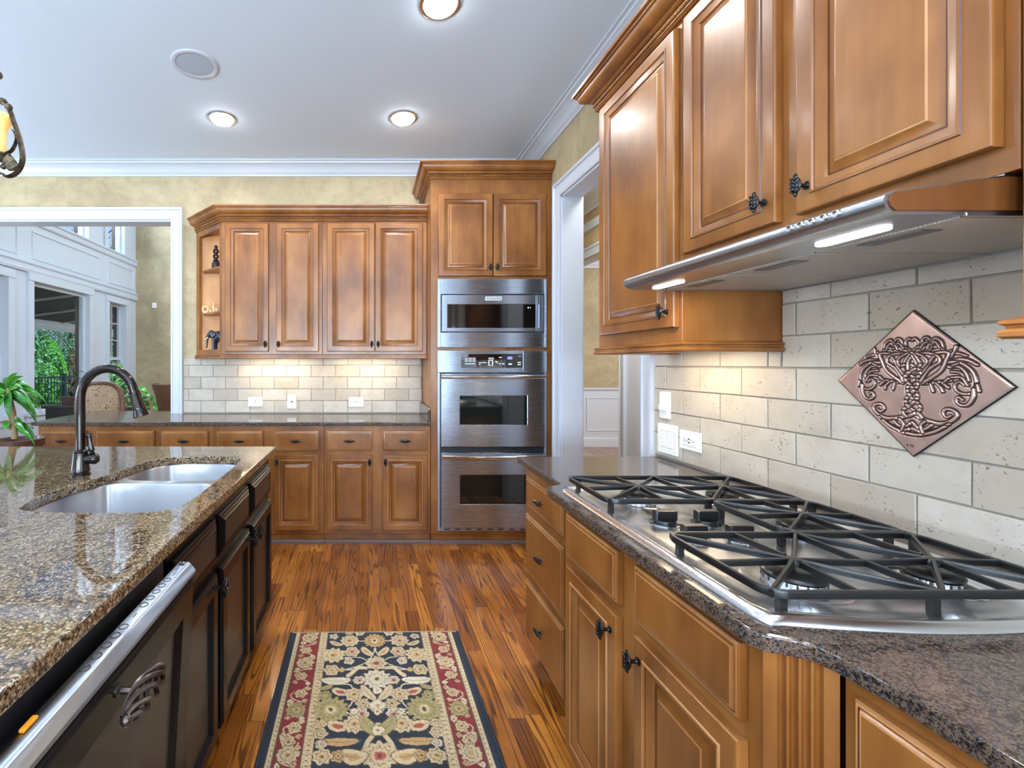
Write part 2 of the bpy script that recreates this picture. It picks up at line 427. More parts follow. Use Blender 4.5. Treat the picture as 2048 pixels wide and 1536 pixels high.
def thing(name, label, cat, loc=(0, 0, 0), rz=0, group=None):
    o = bpy.data.objects.new(name, None); C.objects.link(o); o.location = loc; o.rotation_euler = (0, 0, rz)
    o.empty_display_size = .05
    return tag(o, label, cat, group)
def struct(mb, name, mat, **k): return tag(mb.build(name, mat, **k), kind='structure')
def dup(o, parent, loc, rot=None):
    c = o.copy(); C.objects.link(c); c.parent = parent; c.location = loc
    if rot is not None: c.rotation_euler = rot
    return c
def dup_tree(o, loc=None, label=None, rz=None, group=None):
    r = o.copy(); C.objects.link(r)
    if loc: r.location = loc
    if rz is not None: r.rotation_euler = (0, 0, rz)
    if label: r['label'] = label
    if group: r['group'] = group
    for ch in list(o.children):
        c = ch.copy(); C.objects.link(c); c.parent = r
        for g in list(ch.children):
            d = g.copy(); C.objects.link(d); d.parent = c
    return r
def rect_loop(x0, x1, z0, z1, y, r=0, n=4):
    if r <= 0: return [(x0, y, z0), (x1, y, z0), (x1, y, z1), (x0, y, z1)]
    out = []
    for cx, cz, a0 in ((x0+r, z0+r, PI), (x1-r, z0+r, 1.5*PI), (x1-r, z1-r, 0), (x0+r, z1-r, .5*PI)):
        for k in range(n+1):
            a = a0+k/n*PI/2; out.append((cx+r*math.cos(a), y, cz+r*math.sin(a)))
    return out
def panel(mb, w_, h_, prof, x=0, z=0):
    """a raised or sunk rectangular panel facing -y from nested rectangles (inset, y)"""
    R = mb.loops([rect_loop(x+i, x+w_-i, z+i, z+h_-i, y) for i, y in prof])
    for k, mi in GLAZE_HIGHLIGHT.get(id(prof), ()):
        ring = set(R[k]) | set(R[k+1])
        for f in {f for v_ in R[k] for f in v_.link_faces}:
            if all(v_ in ring for v_ in f.verts): f.material_index = mi
    return mb
DOOR = [(0, -.001), (0, -.015), (.003, -.0195), (.007, -.021), (.038, -.021), (.0395, -.0235), (.0435, -.0235), (.0455, -.0195), (.0475, -.0185), (.060, -.0135), (.064, -.0125), (.0665, -.0075), (.070, -.0075), (.089, -.0165), (.092, -.0185), (.095, -.0185)]
DRAWER = [(0, -.001), (0, -.014), (.003, -.017), (.0065, -.0175), (.0085, -.0155), (.0115, -.0205), (.0145, -.0215), (.018, -.0215)]
BDOOR = [(0, -.001), (0, -.013), (.004, -.017), (.008, -.017), (.012, -.022), (.050, -.022), (.053, -.018), (.058, -.018), (.063, -.010), (.068, -.009)]
BDRAW = [(0, -.001), (0, -.009), (.005, -.013), (.011, -.013), (.015, -.018), (.021, -.018), (.026, -.023), (.031, -.022), (.034, -.0205)]

DOORU = list(DOOR)
GLAZE_HIGHLIGHT = {id(DOORU): ((4, 1), (7, 1), (11, 1), (13, 2)), id(DOOR): ((4, 2), (5, 2), (7, 1), (11, 1), (13, 2)), id(DRAWER): ((2, 2), (3, 1), (5, 2))}  # ring materials: glaze in grooves, painted highlight on edges
# knobs: an ornate almond of carved leaves on a stem
def knob_mesh():
    m = MB()
    m.lathe([(.009, 0), (.010, .002), (.006, .005), (.0045, .010), (.0045, .018), (.007, .022)], 12, (0, 0, 0), 'y')
    L = []
    prof = [(-.027, .0025), (-.024, .0045), (-.018, .0055), (-.012, .010), (-.006, .0125), (0, .0135), (.006, .0125), (.012, .010), (.018, .0055), (.024, .0045), (.027, .0025)]
    for z, r in prof:
        L.append([(math.cos(a)*r, -.026+math.sin(a)*r*.55, z) for a in [2*PI*k/12 for k in range(12)]])
    m.loops(L)
    for sx_ in (-1, 1):
        for z in (-.013, -.004, .005, .014):
            m.ball((sx_*.0055, -.031, z), (.0035, .003, .006), 8, 6, Matrix.Rotation(sx_*.6, 3, 'Y'))
    for z in (-.02, -.009, 0., .009, .02): m.ball((0, -.0325 if abs(z) < .015 else -.0285, z), (.003, .003, .0045), 8, 6)
    return m
KNOB = knob_mesh().build('knob', 'black_metal'); 
def helix_mesh(L_, R, n_str, turns, stem):
    m = MB()
    m.lathe([(.011, 0), (.011, .003), (.006, .006), (.005, stem-.006)], 12, (0, 0, 0), 'y')
    for k in range(n_str):
        path = []
        for i in range(19):
            u = i/18; a = 2*PI*(k/n_str+u*turns); r = R*(.35+.65*math.sin(PI*u)); path.append((r*math.cos(a), -stem+r*math.sin(a), (u-.5)*L_))
        m.tube(path, .0026*L_/.07, 6)
    for s_ in (-1, 1): m.ball((0, -stem, s_*L_*.5), .0055*L_/.07, 8, 6)
    return m
CAGE = helix_mesh(.058, .011, 5, .55, .028).build('knob', 'black_metal')
BIGCAGE = helix_mesh(.125, .021, 6, .6, .048).build('handle', 'pewter')
def cup_mesh():
    m = MB(); L = []
    for z, r in [(-.042, .002), (-.036, .004), (-.026, .0065), (-.012, .010), (0, .0115), (.012, .010), (.026, .0065), (.036, .004), (.042, .002)]:
        L.append([(math.cos(a)*r, -.020+math.sin(a)*r*.6, z) for a in [2*PI*k/12 for k in range(12)]])
    m.loops(L)
    m.lathe([(.008, 0), (.005, .006), (.005, .018)], 10, (0, 0, 0), 'y')
    for z in (-.02, -.010, 0., .010, .02): m.ball((0, -.0255, z), (.004, .003, .0045), 8, 6)
    return m
PULL = cup_mesh().build('pull', 'black_metal')
PROTOS = [KNOB, CAGE, BIGCAGE, PULL]

def cabinet(name, label, loc, rz, W, z0, z1, D, doors=(), drawers=(), group=None, mat='maple', dp=DOOR, wp=DRAWER, toe=0., hollow=False, knob=None, pull=None, pmat=None, base=False):
    t = thing(name, label, 'cabinet', loc, rz, group)
    m = MB()
    if hollow:
        m.box(0, W, 0, .02, z0+toe, z1); m.box(0, .016, .02, D, z0+toe, .64); m.box(W-.016, W, .02, D, z0+toe, .64); m.box(0, .016, .02, .045, .64, z1); m.box(W-.016, W, .02, .045, .64, z1); m.box(0, W, D-.016, D, z0+toe, z1); m.box(.016, W-.016, .02, D-.016, z0+toe, z0+toe+.018); m.box(0, W, .065, .085, z0, z0+toe)
    elif base: m.box(0, W, 0, D, .078, z1); m.box(0, W, .025, D, z0, .078)
    elif toe:
        m.box(0, W, 0, D, z0+toe, z1); m.box(0, W, .065, D, z0, z0+toe)
    else: m.box(0, W, 0, D, z0, z1)
    m.build('carcass', mat, t, bevel=.0015, doubles=False)
    if base:
        MB().prism([(.004, 0), (.004, .016), (.012, .024), (.0245, .024), (.0245, 0)], 'x', .0, W).build('shoe_strip', 'shoe', t)
    for (a, b, c, d, k) in doors:
        dm = panel(MB(), b-a, d-c, dp).build('door', mat, t, loc=(a, 0, c))
        if pmat:
            i, y = dp[-1]; q = MB(); q.box(i-.004, b-a-i+.004, y-.0004, y+.003, i-.004, d-c-i+.004); q.build('panel', pmat, dm)
        if k: dup(knob, dm, (k[0]-a, -.021, k[1]-c))
    for (a, b, c, d, k) in drawers:
        dm = panel(MB(), b-a, d-c, wp).build('drawer', mat, t, loc=(a, 0, c))
        if pmat:
            i, y = wp[-1]; q = MB(); q.box(i-.002, b-a-i+.002, y-.0006, y+.002, i-.002, d-c-i+.002); q.build('panel', pmat, dm)
        if k: dup(pull, dm, ((b-a)/2, -.021, (d-c)/2), (0, PI/2, 0))
    return t

def smooth_closed(P, n=6):
    out = []; m = len(P)
    for i in range(m):
        p0, p1, p2, p3 = (np.array(P[(i+k-1) % m], float) for k in range(4))
        for j in range(n):
            t_ = j/n
            out.append(tuple(.5*((2*p1)+(-p0+p2)*t_+(2*p0-5*p1+4*p2-p3)*t_**2+(-p0+3*p1-3*p2+p3)*t_**3)))
    return out
def smooth_open(P, n=8):
    P = [np.array(p, float) for p in P]; Q = [2*P[0]-P[1]]+P+[2*P[-1]-P[-2]]; out = []
    for i in range(1, len(Q)-2):
        p0, p1, p2, p3 = Q[i-1:i+3]
        for j in range(n):
            t_ = j/n; out.append(tuple(.5*((2*p1)+(-p0+p2)*t_+(2*p0-5*p1+4*p2-p3)*t_**2+(-p0+3*p1-3*p2+p3)*t_**3)))
    out.append(tuple(P[-1])); return out
def area2(P): return sum(P[i-1][0]*P[i][1]-P[i][0]*P[i-1][1] for i in range(len(P)))
def inset(P, d):
    """move a counter-clockwise outline inwards by d"""
    n = len(P); out = []
    for i in range(n):
        a, b, c = Vector(P[i-1]), Vector(P[i]), Vector(P[(i+1) % n])
        d1 = (b-a).normalized(); d2 = (c-b).normalized()
        n1 = V(-d1.y, d1.x); n2 = V(-d2.y, d2.x); mi = (n1+n2)
        mi = mi.normalized() if mi.length > 1e-6 else n1
        out.append(tuple(b+mi*(d/max(.4, mi.dot(n1)))))
    return out
def slab(m, outline, z0, z1, r, holes=()):
    if area2(outline) < 0: outline = outline[::-1]
    pr = [(r, z0), (r*.3, z0+r*.3), (0, z0+r), (0, z1-r), (r*.3, z1-r*.3), (r, z1)]
    m.loops([[(x, y, z) for x, y in inset(outline, i)] for i, z in pr], False, False)
    hs = [h if area2(h) > 0 else h[::-1] for h in holes]
    rr = .004
    hp = [(0, z0), (0, z1-rr), (rr*.3, z1-rr*.3), (rr, z1)]
    for h in hs: m.loops([[(x, y, z) for x, y in inset(h, -i)] for i, z in hp], False, False)
    m.poly(inset(outline, r), [inset(h, -rr) for h in hs], z1)
    m.poly(inset(outline, r), hs, z0, True)
    return m
def round_rect(x0, x1, y0, y1, r, n=5):
    return [(x, z) for x, _, z in rect_loop(x0, x1, y0, y1, 0, r, n)]

# ---------------------------------------------------------------- the room shell
RX, BY, ZC = 1.366, 4.0, 3.075
def wall_holes(m, axis, a, b, u0, u1, z0, z1, holes):
    us = sorted({u0, u1, *[h[0] for h in holes], *[h[1] for h in holes]}); zs = sorted({z0, z1, *[h[2] for h in holes], *[h[3] for h in holes]})
    us = [u for u in us if u0 <= u <= u1]; zs = [z for z in zs if z0 <= z <= z1]
    for i in range(len(us)-1):
        run = None
        for j in range(len(zs)-1):
            uc, zc = (us[i]+us[i+1])/2, (zs[j]+zs[j+1])/2
            solid = not any(h[0] < uc < h[1] and h[2] < zc < h[3] for h in holes)
            if solid and run is None: run = zs[j]
            if run is not None and (not solid or j == len(zs)-2):
                top = zs[j+1] if solid else zs[j]
                if axis == 'x': m.box(a, b, us[i], us[i+1], run, top)
                else: m.box(us[i], us[i+1], a, b, run, top)
                run = None
    return m
struct(MB().box(-5.3, 6.1, -4.1, 9.1, -.1, 0), 'floor', 'floor', smooth=0)
struct(MB().box(-5.3, RX+.07, -4.1, BY+.07, ZC, ZC+.12), 'ceiling', 'ceiling', smooth=0)
struct(wall_holes(MB(), 'y', BY, BY+.14, -5.3, RX, 0, 5.7, [(-4.15, -2.47, -1, 2.595), (-2.48, -1.713, .884, 2.595)]), 'wall_back', 'wall', smooth=0)
struct(wall_holes(MB(), 'x', RX, RX+.137, -4.1, BY+.14, 0, ZC+.12, [(2.285, 3.25, -1, 2.535), (-1.25, -.40, .80, 2.4)]), 'wall_right', 'wall', smooth=0)
RW = [(-2.85, -1.85, .35, 2.6), (-1.25, -.25, .35, 2.6), (.25, 1.25, .35, 2.6)]
struct(wall_holes(MB(), 'y', -4.1, -3.98, -5.3, RX+.137, 0, ZC+.12, RW), 'wall_rear', 'wall', smooth=0)
LW = [(y-.6, y+.6, .4, 2.6) for y in (-2.2, .2, 2.4)]  # unseen left windows, added as openings for the fill lamps
struct(wall_holes(MB(), 'x', -5.3, -5.18, -4.1, BY, 0, ZC+.12, LW), 'wall_left', 'wall', smooth=0)
wn = 1
for (a, b, c, d) in RW:
    m = MB()
    m.bar([(a, -3.98, c), (b, -3.98, c), (b, -3.98, d), (a, -3.98, d)], [(0, -.02), (-.1, -.02), (-.1, .02), (0, .02)], True, (0, 1, 0))
    m.box((a+b)/2-.02, (a+b)/2+.02, -4.06, -4.0, c, d)
    struct(m, 'window_%d' % wn, 'white'); wn += 1
for (a, b, c, d) in LW:
    m = MB()
    m.box(-5.18, -5.15, a-.1, a, c-.1, d+.1); m.box(-5.18, -5.15, b, b+.1, c-.1, d+.1); m.box(-5.18, -5.15, a-.1, b+.1, c-.1, c); m.box(-5.18, -5.15, a-.1, b+.1, d, d+.1)
    m.box(-5.26, -5.2, (a+b)/2-.02, (a+b)/2+.02, c, d)
    struct(m, 'window_%d' % wn, 'white', doubles=False); wn += 1  # unseen left windows, added for the fill lamps

m = MB()
m.box(RX-.03, RX, -1.35, -1.25, .7, 2.5); m.box(RX-.03, RX, -.40, -.30, .7, 2.5); m.box(RX-.03, RX, -1.25, -.40, .7, .8); m.box(RX-.03, RX, -1.25, -.40, 2.4, 2.5); m.box(RX+.05, RX+.09, -1.25, -.40, 1.58, 1.62)
struct(m, 'window_%d' % wn, 'white', doubles=False); wn += 1
# crown moulding round the ceiling
CR = [(0, -.105), (.012, -.105), (.013, -.092), (.021, -.084), (.030, -.078), (.040, -.060), (.060, -.038), (.085, -.026), (.098, -.024), (.100, -.010), (.120, -.009), (.120, 0), (0, 0)]
m = MB().bar([(-5.18, BY, ZC), (RX, BY, ZC), (RX, -3.98, ZC)], [(-o, z) for o, z in CR])
struct(m, 'trim_1', 'white', smooth=25)

# casings: around the wide opening in the back wall, and around the doorway in the right wall
CAS = [(0, 0), (0, .016), (.012, .020), (.020, .014), (.034, .016), (.060, .018), (.072, .024), (.078, .020), (.084, .030), (.102, .030), (.105, 0)]
def casing(mb, path, up, sgn=1):
    return mb.bar(path, [(sgn*o, z) for o, z in CAS], False, up)
m = MB()
casing(m, [(-1.713, BY, .914), (-1.713, BY, 2.595), (-4.15, BY, 2.595), (-4.15, BY, 0)], (0, -1, 0), -1)
struct(m, 'trim_2', 'white', smooth=25)
m = MB(); m.box(-4.15, -1.713, BY-.001, BY+.141, 2.58, 2.5949); m.box(-1.7129, -1.70, BY-.001, BY+.141, .92, 2.595)
casing(m, [(-1.713, BY+.14, .0), (-1.713, BY+.14, 2.595), (-4.15, BY+.14, 2.595), (-4.15, BY+.14, 0)], (0, 1, 0), 1)
struct(m, 'trim_3', 'white', smooth=25, doubles=False)
m = MB()
casing(m, [(RX, 3.25, 0), (RX, 3.25, 2.535), (RX, 2.285, 2.535), (RX, 2.285, 0)], (-1, 0, 0), 1)
m.box(RX-.002, RX+.139, 3.235, 3.2499, 0, 2.535); m.box(RX-.002, RX+.139, 2.2851, 2.30, 0, 2.535); m.box(RX-.002, RX+.139, 2.285, 3.25, 2.52, 2.5349)
casing(m, [(RX+.137, 3.25, 0), (RX+.137, 3.25, 2.535), (RX+.137, 2.285, 2.535), (RX+.137, 2.285, 0)], (1, 0, 0), -1)
struct(m, 'trim_4', 'white', smooth=25, doubles=False)

# ---- hall and dining room beyond the doorway
HX = 2.3
struct(MB().box(RX+.07, 6.1, -.2, 9.1, ZC, ZC+.12), 'ceiling_hall', 'ceiling', smooth=0)
m = wall_holes(MB(), 'x', HX, HX+.12, -.2, 9.1, 0, ZC, [(4.2, 5.7, -1, 2.45)])
struct(m, 'wall_hall', 'wall', smooth=0)
m = MB(); m.box(RX+.137, HX, -.2, -.1, 0, ZC); m.box(RX+.137, HX, 9., 9.1, 0, ZC); struct(m, 'wall_hall_end', 'wall', smooth=0, doubles=False)
m = MB()
casing(m, [(HX, 5.7, 0), (HX, 5.7, 2.45), (HX, 4.2, 2.45), (HX, 4.2, 0)], (-1, 0, 0), 1)
m.box(HX-.002, HX+.122, 5.685, 5.6999, 0, 2.45); m.box(HX-.002, HX+.122, 4.2001, 4.215, 0, 2.45); m.box(HX-.002, HX+.122, 4.2, 5.7, 2.435, 2.4499)
m.box(HX-.004, HX+.0, 2.6, 4.096, 0, 2.45)
struct(m, 'trim_5', 'white', smooth=25, doubles=False)
m = MB().bar([(HX, 9., ZC), (HX, -.1, ZC)], [(-o*1.3, z*1.5) for o, z in CR])
m.bar([(HX, 9., 2.72), (HX, -.1, 2.72)], [(0, 0), (-.025, .01), (-.03, .03), (-.012, .04), (-.012, .10), (0, .11)])
struct(m, 'trim_6', 'white', smooth=25)
m = MB(); m.box(HX+.12, 6.1, 7.46, 7.6, 0, ZC); struct(m, 'wall_dining', 'wall', smooth=0)
m = MB(); m.box(5.95, 6.1, .9, 7.46, 0, ZC); m.box(HX+.12, 6.1, .8, .95, 0, ZC); struct(m, 'wall_dining_side', 'wall', smooth=0, doubles=False)
m = MB(); m.box(HX+.12, 5.95, 7.445, 7.46, 0, .93); m.bar([(5.95, 7.445, .93), (HX+.12, 7.445, .93)], [(0, -.03), (.012, -.02), (.03, .0), (.03, .02), (0, .03)])
m.bar([(5.95, 7.445, 0), (HX+.12, 7.445, 0)], [(0, 0), (.02, 0), (.02, .12), (.008, .15), (0, .15)])
for k in range(4):
    x0 = 3.0+k*.72-.2
    m.bar([(x0, 7.445, .25), (x0+.6, 7.445, .25), (x0+.6, 7.445, .80), (x0, 7.445, .80)], [(0, 0), (.006, .014), (.020, .014), (.026, 0)], True, (0, -1, 0))
m.bar([(5.95, 7.46, ZC), (HX+.12, 7.46, ZC)], [(o*1.4, z*1.7) for o, z in CR])
struct(m, 'trim_7', 'white', smooth=25, doubles=False)

# ---- two storey room beyond the wide opening
FX, FY, FZ = -4.3, 8.5, 5.6
struct(MB().box(-4.6, RX+.137, BY+.07, 9.1, FZ, FZ+.12), 'ceiling_family', 'ceiling', smooth=0)
struct(MB().box(-4.45, RX, FY, FY+.14, 0, FZ), 'wall_far', 'wall', smooth=0)
struct(wall_holes(MB(), 'x', RX, RX+.137, BY+.14, 9.1, 0, FZ, [(5., 8., 3.45, 5.15)]), 'wall_family', 'wall', smooth=0)
m = MB(); m.box(RX-.03, RX, 4.9, 5., 3.35, 5.25); m.box(RX-.03, RX, 8., 8.1, 3.35, 5.25); m.box(RX-.03, RX, 5., 8., 3.35, 3.45); m.box(RX-.03, RX, 5., 8., 5.15, 5.25)  # unseen clerestory frame, added around the family room fill lamp
for y in (6., 7.): m.box(RX+.04, RX+.08, y-.03, y+.03, 3.45, 5.15)
struct(m, 'window_%d' % wn, 'white', doubles=False); wn += 1
FW = [(4.45, 5.46, .72, 2.38, 1), (5.88, 7.05, .72, 2.40, 0), (7.60, 8.11, .72, 2.37, 1), (4.45, 5.46, 3.25, 5.0, 0), (5.70, 7.02, 3.25, 5.1, 0), (7.56, 8.06, 3.25, 5.0, 0)]
struct(wall_holes(MB(), 'x', FX-.14, FX, BY+.14, FY, 0, FZ, [h[:4] for h in FW]), 'wall_family_left', 'white', smooth=0)
struct(wall_holes(MB(), 'x', FX-.19, FX-.142, BY+.0, FY+.2, 0, FZ, [(h[0]+.012, h[1]-.012, h[2], h[3]) for h in FW]), 'wall_exterior', 'brick', smooth=0)
for (a, b, c, d, kind) in FW:
    m = MB(); x0, x1 = FX, FX+.03
    m.box(x0, x1, a-.10, a, c, d-.0005); m.box(x0, x1, b, b+.10, c, d-.0005); m.box(x0, x1+.01, a-.10, b+.10, d, d+.10)
    if c < 3: m.box(x0, x1+.035, a-.13, b+.13, c-.04, c-.0005); m.box(x0, x1, a-.10, b+.10, c-.12, c-.0405)
    s0, s1, fr = FX-.085, FX-.045, (.03 if c > 3 else .045)
    def sash(y0, y1, z0, z1, sx0, sx1, nx, nz):
        m.box(sx0, sx1, y0, y0+fr, z0, z1); m.box(sx0, sx1, y1-fr, y1, z0, z1); m.box(sx0, sx1, y0+fr, y1-fr, z0, z0+fr); m.box(sx0, sx1, y0+fr, y1-fr, z1-fr, z1)
        for i in range(1, nx): yy = y0+fr+(y1-y0-2*fr)*i/nx; m.box(sx0+.008, sx1-.008, yy-.009, yy+.009, z0+fr, z1-fr)
        for i in range(1, nz): zz = z0+fr+(z1-z0-2*fr)*i/nz; m.box(sx0+.008, sx1-.008, y0+fr, y1-fr, zz-.009, zz+.009)
    if kind:
        zm = c+(d-c)*.43
        sash(a, b, zm-.02, d, s0-.03, s1-.03, 3 if b-a > .8 else 2, 3); sash(a, b, c, zm+.025, s0, s1, 1, 1)
    else: sash(a, b, c, d, s0, s1, 1, 1)
    wnd = struct(m, 'window_%d' % wn, 'white', doubles=False); wn += 1
    MB().box(FX-.068, FX-.064, a+.03, b-.03, c+.03, d-.03).build('pane', 'glass', wnd, smooth=0)
m = MB()   # frieze between the lower and the upper windows
m.bar([(FX, BY+.14, 2.50), (FX, FY, 2.50)], [(0, 0), (-.035, .0), (-.045, .03), (-.03, .05), (-.03, .09), (-.05, .11), (-.05, .125), (0, .13)])
m.bar([(FX, BY+.14, 3.13), (FX, FY, 3.13)], [(0, 0), (-.02, .0), (-.03, .02), (-.03, .07), (-.05, .09), (-.05, .112), (0, .118)])
for (a, b) in ((4.3, 5.63), (5.87, 7.36), (7.58, 8.42)):
    m.bar([(FX, a, 2.68), (FX, b, 2.68), (FX, b, 3.05), (FX, a, 3.05)], [(0, 0), (.006, .014), (.022, .014), (.028, 0)], True, (1, 0, 0))
struct(m, 'trim_8', 'white', smooth=25, doubles=False)
tm = thing('thermostat', 'small white round-cornered sensor on the beige wall seen through the wide opening', 'thermostat', (-3.96, FY, 0))
px = lambda x, y, Y: ((x-737)/920*Y, Y, H-(y-727)/920*Y)
p = px(309, 611, FY); tm.location = p
m = MB(); m.loops([[(x, y, z) for x, z in [(q[0], q[2]) for q in rect_loop(-.04+i, .04-i, -.05+i, .05-i, 0, .02)]] for y, i in ((0, 0), (-.015, 0), (-.022, .006))]); m.build('case', 'plate', tm)
MB().box(-.008, .008, -.0235, -.022, -.006, .006).build('sensor_window', 'slot', tm)

# ---------------------------------------------------------------- backsplash tiles (every tile bevelled)
def tiles(m, u0, u1, rows, place, pitch, j_even, j_odd, g=.0042, th=.009, skip=()):
    for k, (za, zb) in rows:
        j = j_even if k % 2 == 0 else j_odd
        n0 = math.floor((u0-j)/pitch)-1
        for n in range(n0, n0+int((u1-u0)/pitch)+4):
            a = max(u0, j+n*pitch); b = min(u1, j+(n+1)*pitch)
            if b-a < .015: continue
            a += g/2; b -= g/2; z0 = za+g/2; z1 = zb-g/2
            if z1-z0 < .012: continue
            R = lambda: random.uniform(-.0011, .0011)
            cs = [(a+R(), z0+R()), (b+R(), z0+R()), (b+R(), z1+R()), (a+R(), z1+R())]
            cu, cz = (a+b)/2, (z0+z1)/2
            def sh(d): return [(u+(d if u < cu else -d), z+(d if z < cz else -d)) for u, z in cs]
            t_ = th+random.uniform(-.0008, .0008)
            m.loops([[place(u, 0., z) for u, z in cs], [place(u, t_-.0022, z) for u, z in cs], [place(u, t_-.0006, z) for u, z in sh(.0009)], [place(u, t_, z) for u, z in sh(.0028)]])
PZ = .1031
def course(z0, z1):
    out = []
    for k in range(-8, 6):
        a, b = 1.333-k*PZ-PZ, 1.333-k*PZ       # course k lies below joint k
        if b > z0 and a < z1: out.append((k, (max(a, z0), min(b, z1))))
    return out
bs = thing('backsplash', 'tumbled cream stone tile backsplash on the right wall behind the gas cooktop', 'backsplash', (RX, 0, 0))
m = MB()
pl = lambda u, w_, z: (-.003-w_, u, z)
tiles(m, -.9, 2.185, course(.915, 1.332), pl, .212, 1.4584, 1.349)
tiles(m, .732, 1.508, course(1.334, 1.586), pl, .212, 1.4584, 1.349)
tiles(m, 1.512, 2.185, course(1.334, 1.40), pl, .212, 1.4584, 1.349); tiles(m, -.9, .728, course(1.334, 1.40), pl, .212, 1.4584, 1.349)
m.build('tile_field', 'tile', bs, smooth=20, doubles=False)
m = MB(); m.box(-.006, 0, -.9, 2.186, .914, 1.402); m.box(-.006, 0, .7315, 1.5085, 1.402, 1.587); m.build('grout', 'grout', bs, smooth=0, doubles=False)
bs = thing('backsplash', 'tumbled cream stone tile backsplash on the back wall under the long run of upper cabinets', 'backsplash', (0, BY, 0))
m = MB()
pl2 = lambda u, w_, z: (u, -.003-w_, z)
tiles(m, -1.606, .463, course(.915, 1.393), pl2, .212, -1.346, -1.24)
m.build('tile_field', 'tile', bs, smooth=20, doubles=False)
MB().box(-1.607, .4635, -.006, 0, .914, 1.394).build('grout', 'grout', bs, smooth=0)

# ---------------------------------------------------------------- back run of base cabinets
FBY = 3.44
zd0, zd1, zw0, zw1 = .105, .667, .697, .845
BD = FBY and BY-.004-FBY
def bcab(label, x0, x1, cols, knobs):
    ds, ws = [], []
    for (a, b), k in zip(cols, knobs):
        kx = (a+.022) if k == 'l' else (b-.022)
        ds.append((a-x0, b-x0, zd0, zd1, (kx-x0, .617))); ws.append((a-x0, b-x0, zw0, zw1, 1))
    return cabinet('base_cabinet', label, (x0, FBY, 0), 0, x1-x0, 0, .883, BD, ds, ws, 'base cabinets along the back wall', knob=KNOB, pull=PULL, base=True)
bcab('honey maple base cabinet with two drawers directly left of the double oven tower', -.33, .462, [(-.312, .03), (.104, .439)], 'rl')
bcab('honey maple base cabinet, second from the oven tower, behind the far end of the island', -1.158, -.332, [(-1.13, -.788), (-.703, -.372)], 'rl')
bcab('honey maple base cabinet behind the faucet with two drawers above the island top', -2.065, -1.160, [(-2.03, -1.595), (-1.543, -1.197)], 'rl')
bcab('narrow maple end cabinet with one drawer beside the leafy potted plant', -2.47, -2.067, [(-2.45, -2.1)], 'r')
# dark granite top with a bar ledge through the opening
ct = thing('granite_countertop', 'dark polished granite countertop along the back wall cabinets', 'countertop', (0, 0, 0))
m = MB(); slab(m, [(-2.50, 3.405), (.4635, 3.405), (.4635, 3.991), (-1.71, 3.991), (-1.71, 4.20), (-2.50, 4.20)], .884, .914, .004); m.build('slab', 'granite_dark', ct, smooth=40)
m = MB(); m.prism([(3.43, .9145), (3.985, .9145), (3.985, 1.015), (3.45, 1.015), (3.43, .995)], 'x', .442, .463); m.build('side_splash', 'granite_dark', ct, bevel=.002)

# ---------------------------------------------------------------- upper cabinets on the back wall
UY, UZ0, UZ1 = 3.66, 1.42, 2.50
UD = BY-.004-UY
def ucab(label, x0, x1, cols, knobs):
    ds = []
    for (a, b), k in zip(cols, knobs):
        ds.append((a-x0, b-x0, 1.442, 2.46, ((a+.022 if k == 'l' else b-.022)-x0, 1.50)))
    return cabinet('wall_cabinet', label, (x0, UY, 0), 0, x1-x0, UZ0, UZ1, UD, ds, (), 'wall cabinets along the back wall', knob=KNOB, dp=DOORU)
X_ = lambda x: (x-737)/253.0
ucab('honey maple wall cabinet with two doors next to the open corner shelves', -1.169, -.368, [(X_(449.4), X_(536.5)), (X_(552), X_(637))], 'rl')
ucab('honey maple wall cabinet with two doors meeting in the middle, next to the oven tower', -.366, .463, [(X_(654), X_(749)), (X_(750.5), X_(846))], 'rl')
# crown and light rail profiles (out, up)
KCR = [(0, 0), (.009, 0), (.013, .004), (.009, .009), (.009, .011), (.014, .013), (.014, .016), (.009, .018), (.009, .038), (.022, .041), (.022, .045), (.026, .047), (.028, .052), (.040, .0535), (.052, .059), (.061, .068), (.066, .080), (.067, .089), (.074, .091), (.074, .100), (.084, .102), (.086, .112), (0, .112)]
RAIL = [(-.06, .0), (.012, 0), (.017, .004), (.017, .011), (.011, .016), (.011, .021), (.016, .024), (.016, .029), (.004, .034), (-.06, .034)]
def rope(path, out, z, step=.0135, r=.0088):
    """a twisted rope bead following the mitred outline"""
    m = MB(); P = [Vector((x, y, 0)) for x, y in path]; m2 = len(P); Q = []
    for i in range(m2):
        d1 = (P[i]-P[i-1]) if i else P[1]-P[0]; d2 = (P[i+1]-P[i]) if i < m2-1 else d1
        n1 = V(0, 0, 1).cross(d1).normalized(); n2 = V(0, 0, 1).cross(d2).normalized(); mi = (n1+n2).normalized()
        Q.append(P[i]+mi*out/max(.3, mi.dot(n1)))
    for a, b in zip(Q, Q[1:]):
        d = (b-a); L_ = d.length; d.normalize(); n = max(1, int(L_/step)); s = V(0, 0, 1).cross(d)
        for k in range(n):
            c = a+d*((k+.5)*L_/n)+V(0, 0, z)
            ax = (d*.75+V(0, 0, .66)).normalized(); bx = s.normalized(); cx = ax.cross(bx)
            R = Matrix((ax, bx, cx)).transposed()
            m.ball(c, (r*1.35, r*.8, r*.62), 6, 4, R)
    return m
def crown(label, path, zb, sgn, loc=(0, 0, 0)):
    t = thing('cabinet_crown', label, 'crown moulding', loc)
    MB().bar([(x, y, zb) for x, y in path], [(sgn*o, z) for o, z in KCR]).build('cornice', 'maple', t, smooth=25)
    rope(path, sgn*.0150, zb+.028).build('rope_bead', 'maple', t, smooth=60, doubles=False)
    return t
crown('carved maple crown moulding over the back wall cabinets and corner shelves', [(-1.49, 3.985), (-1.169, 3.66), (.463, 3.66)], 2.474, -1)
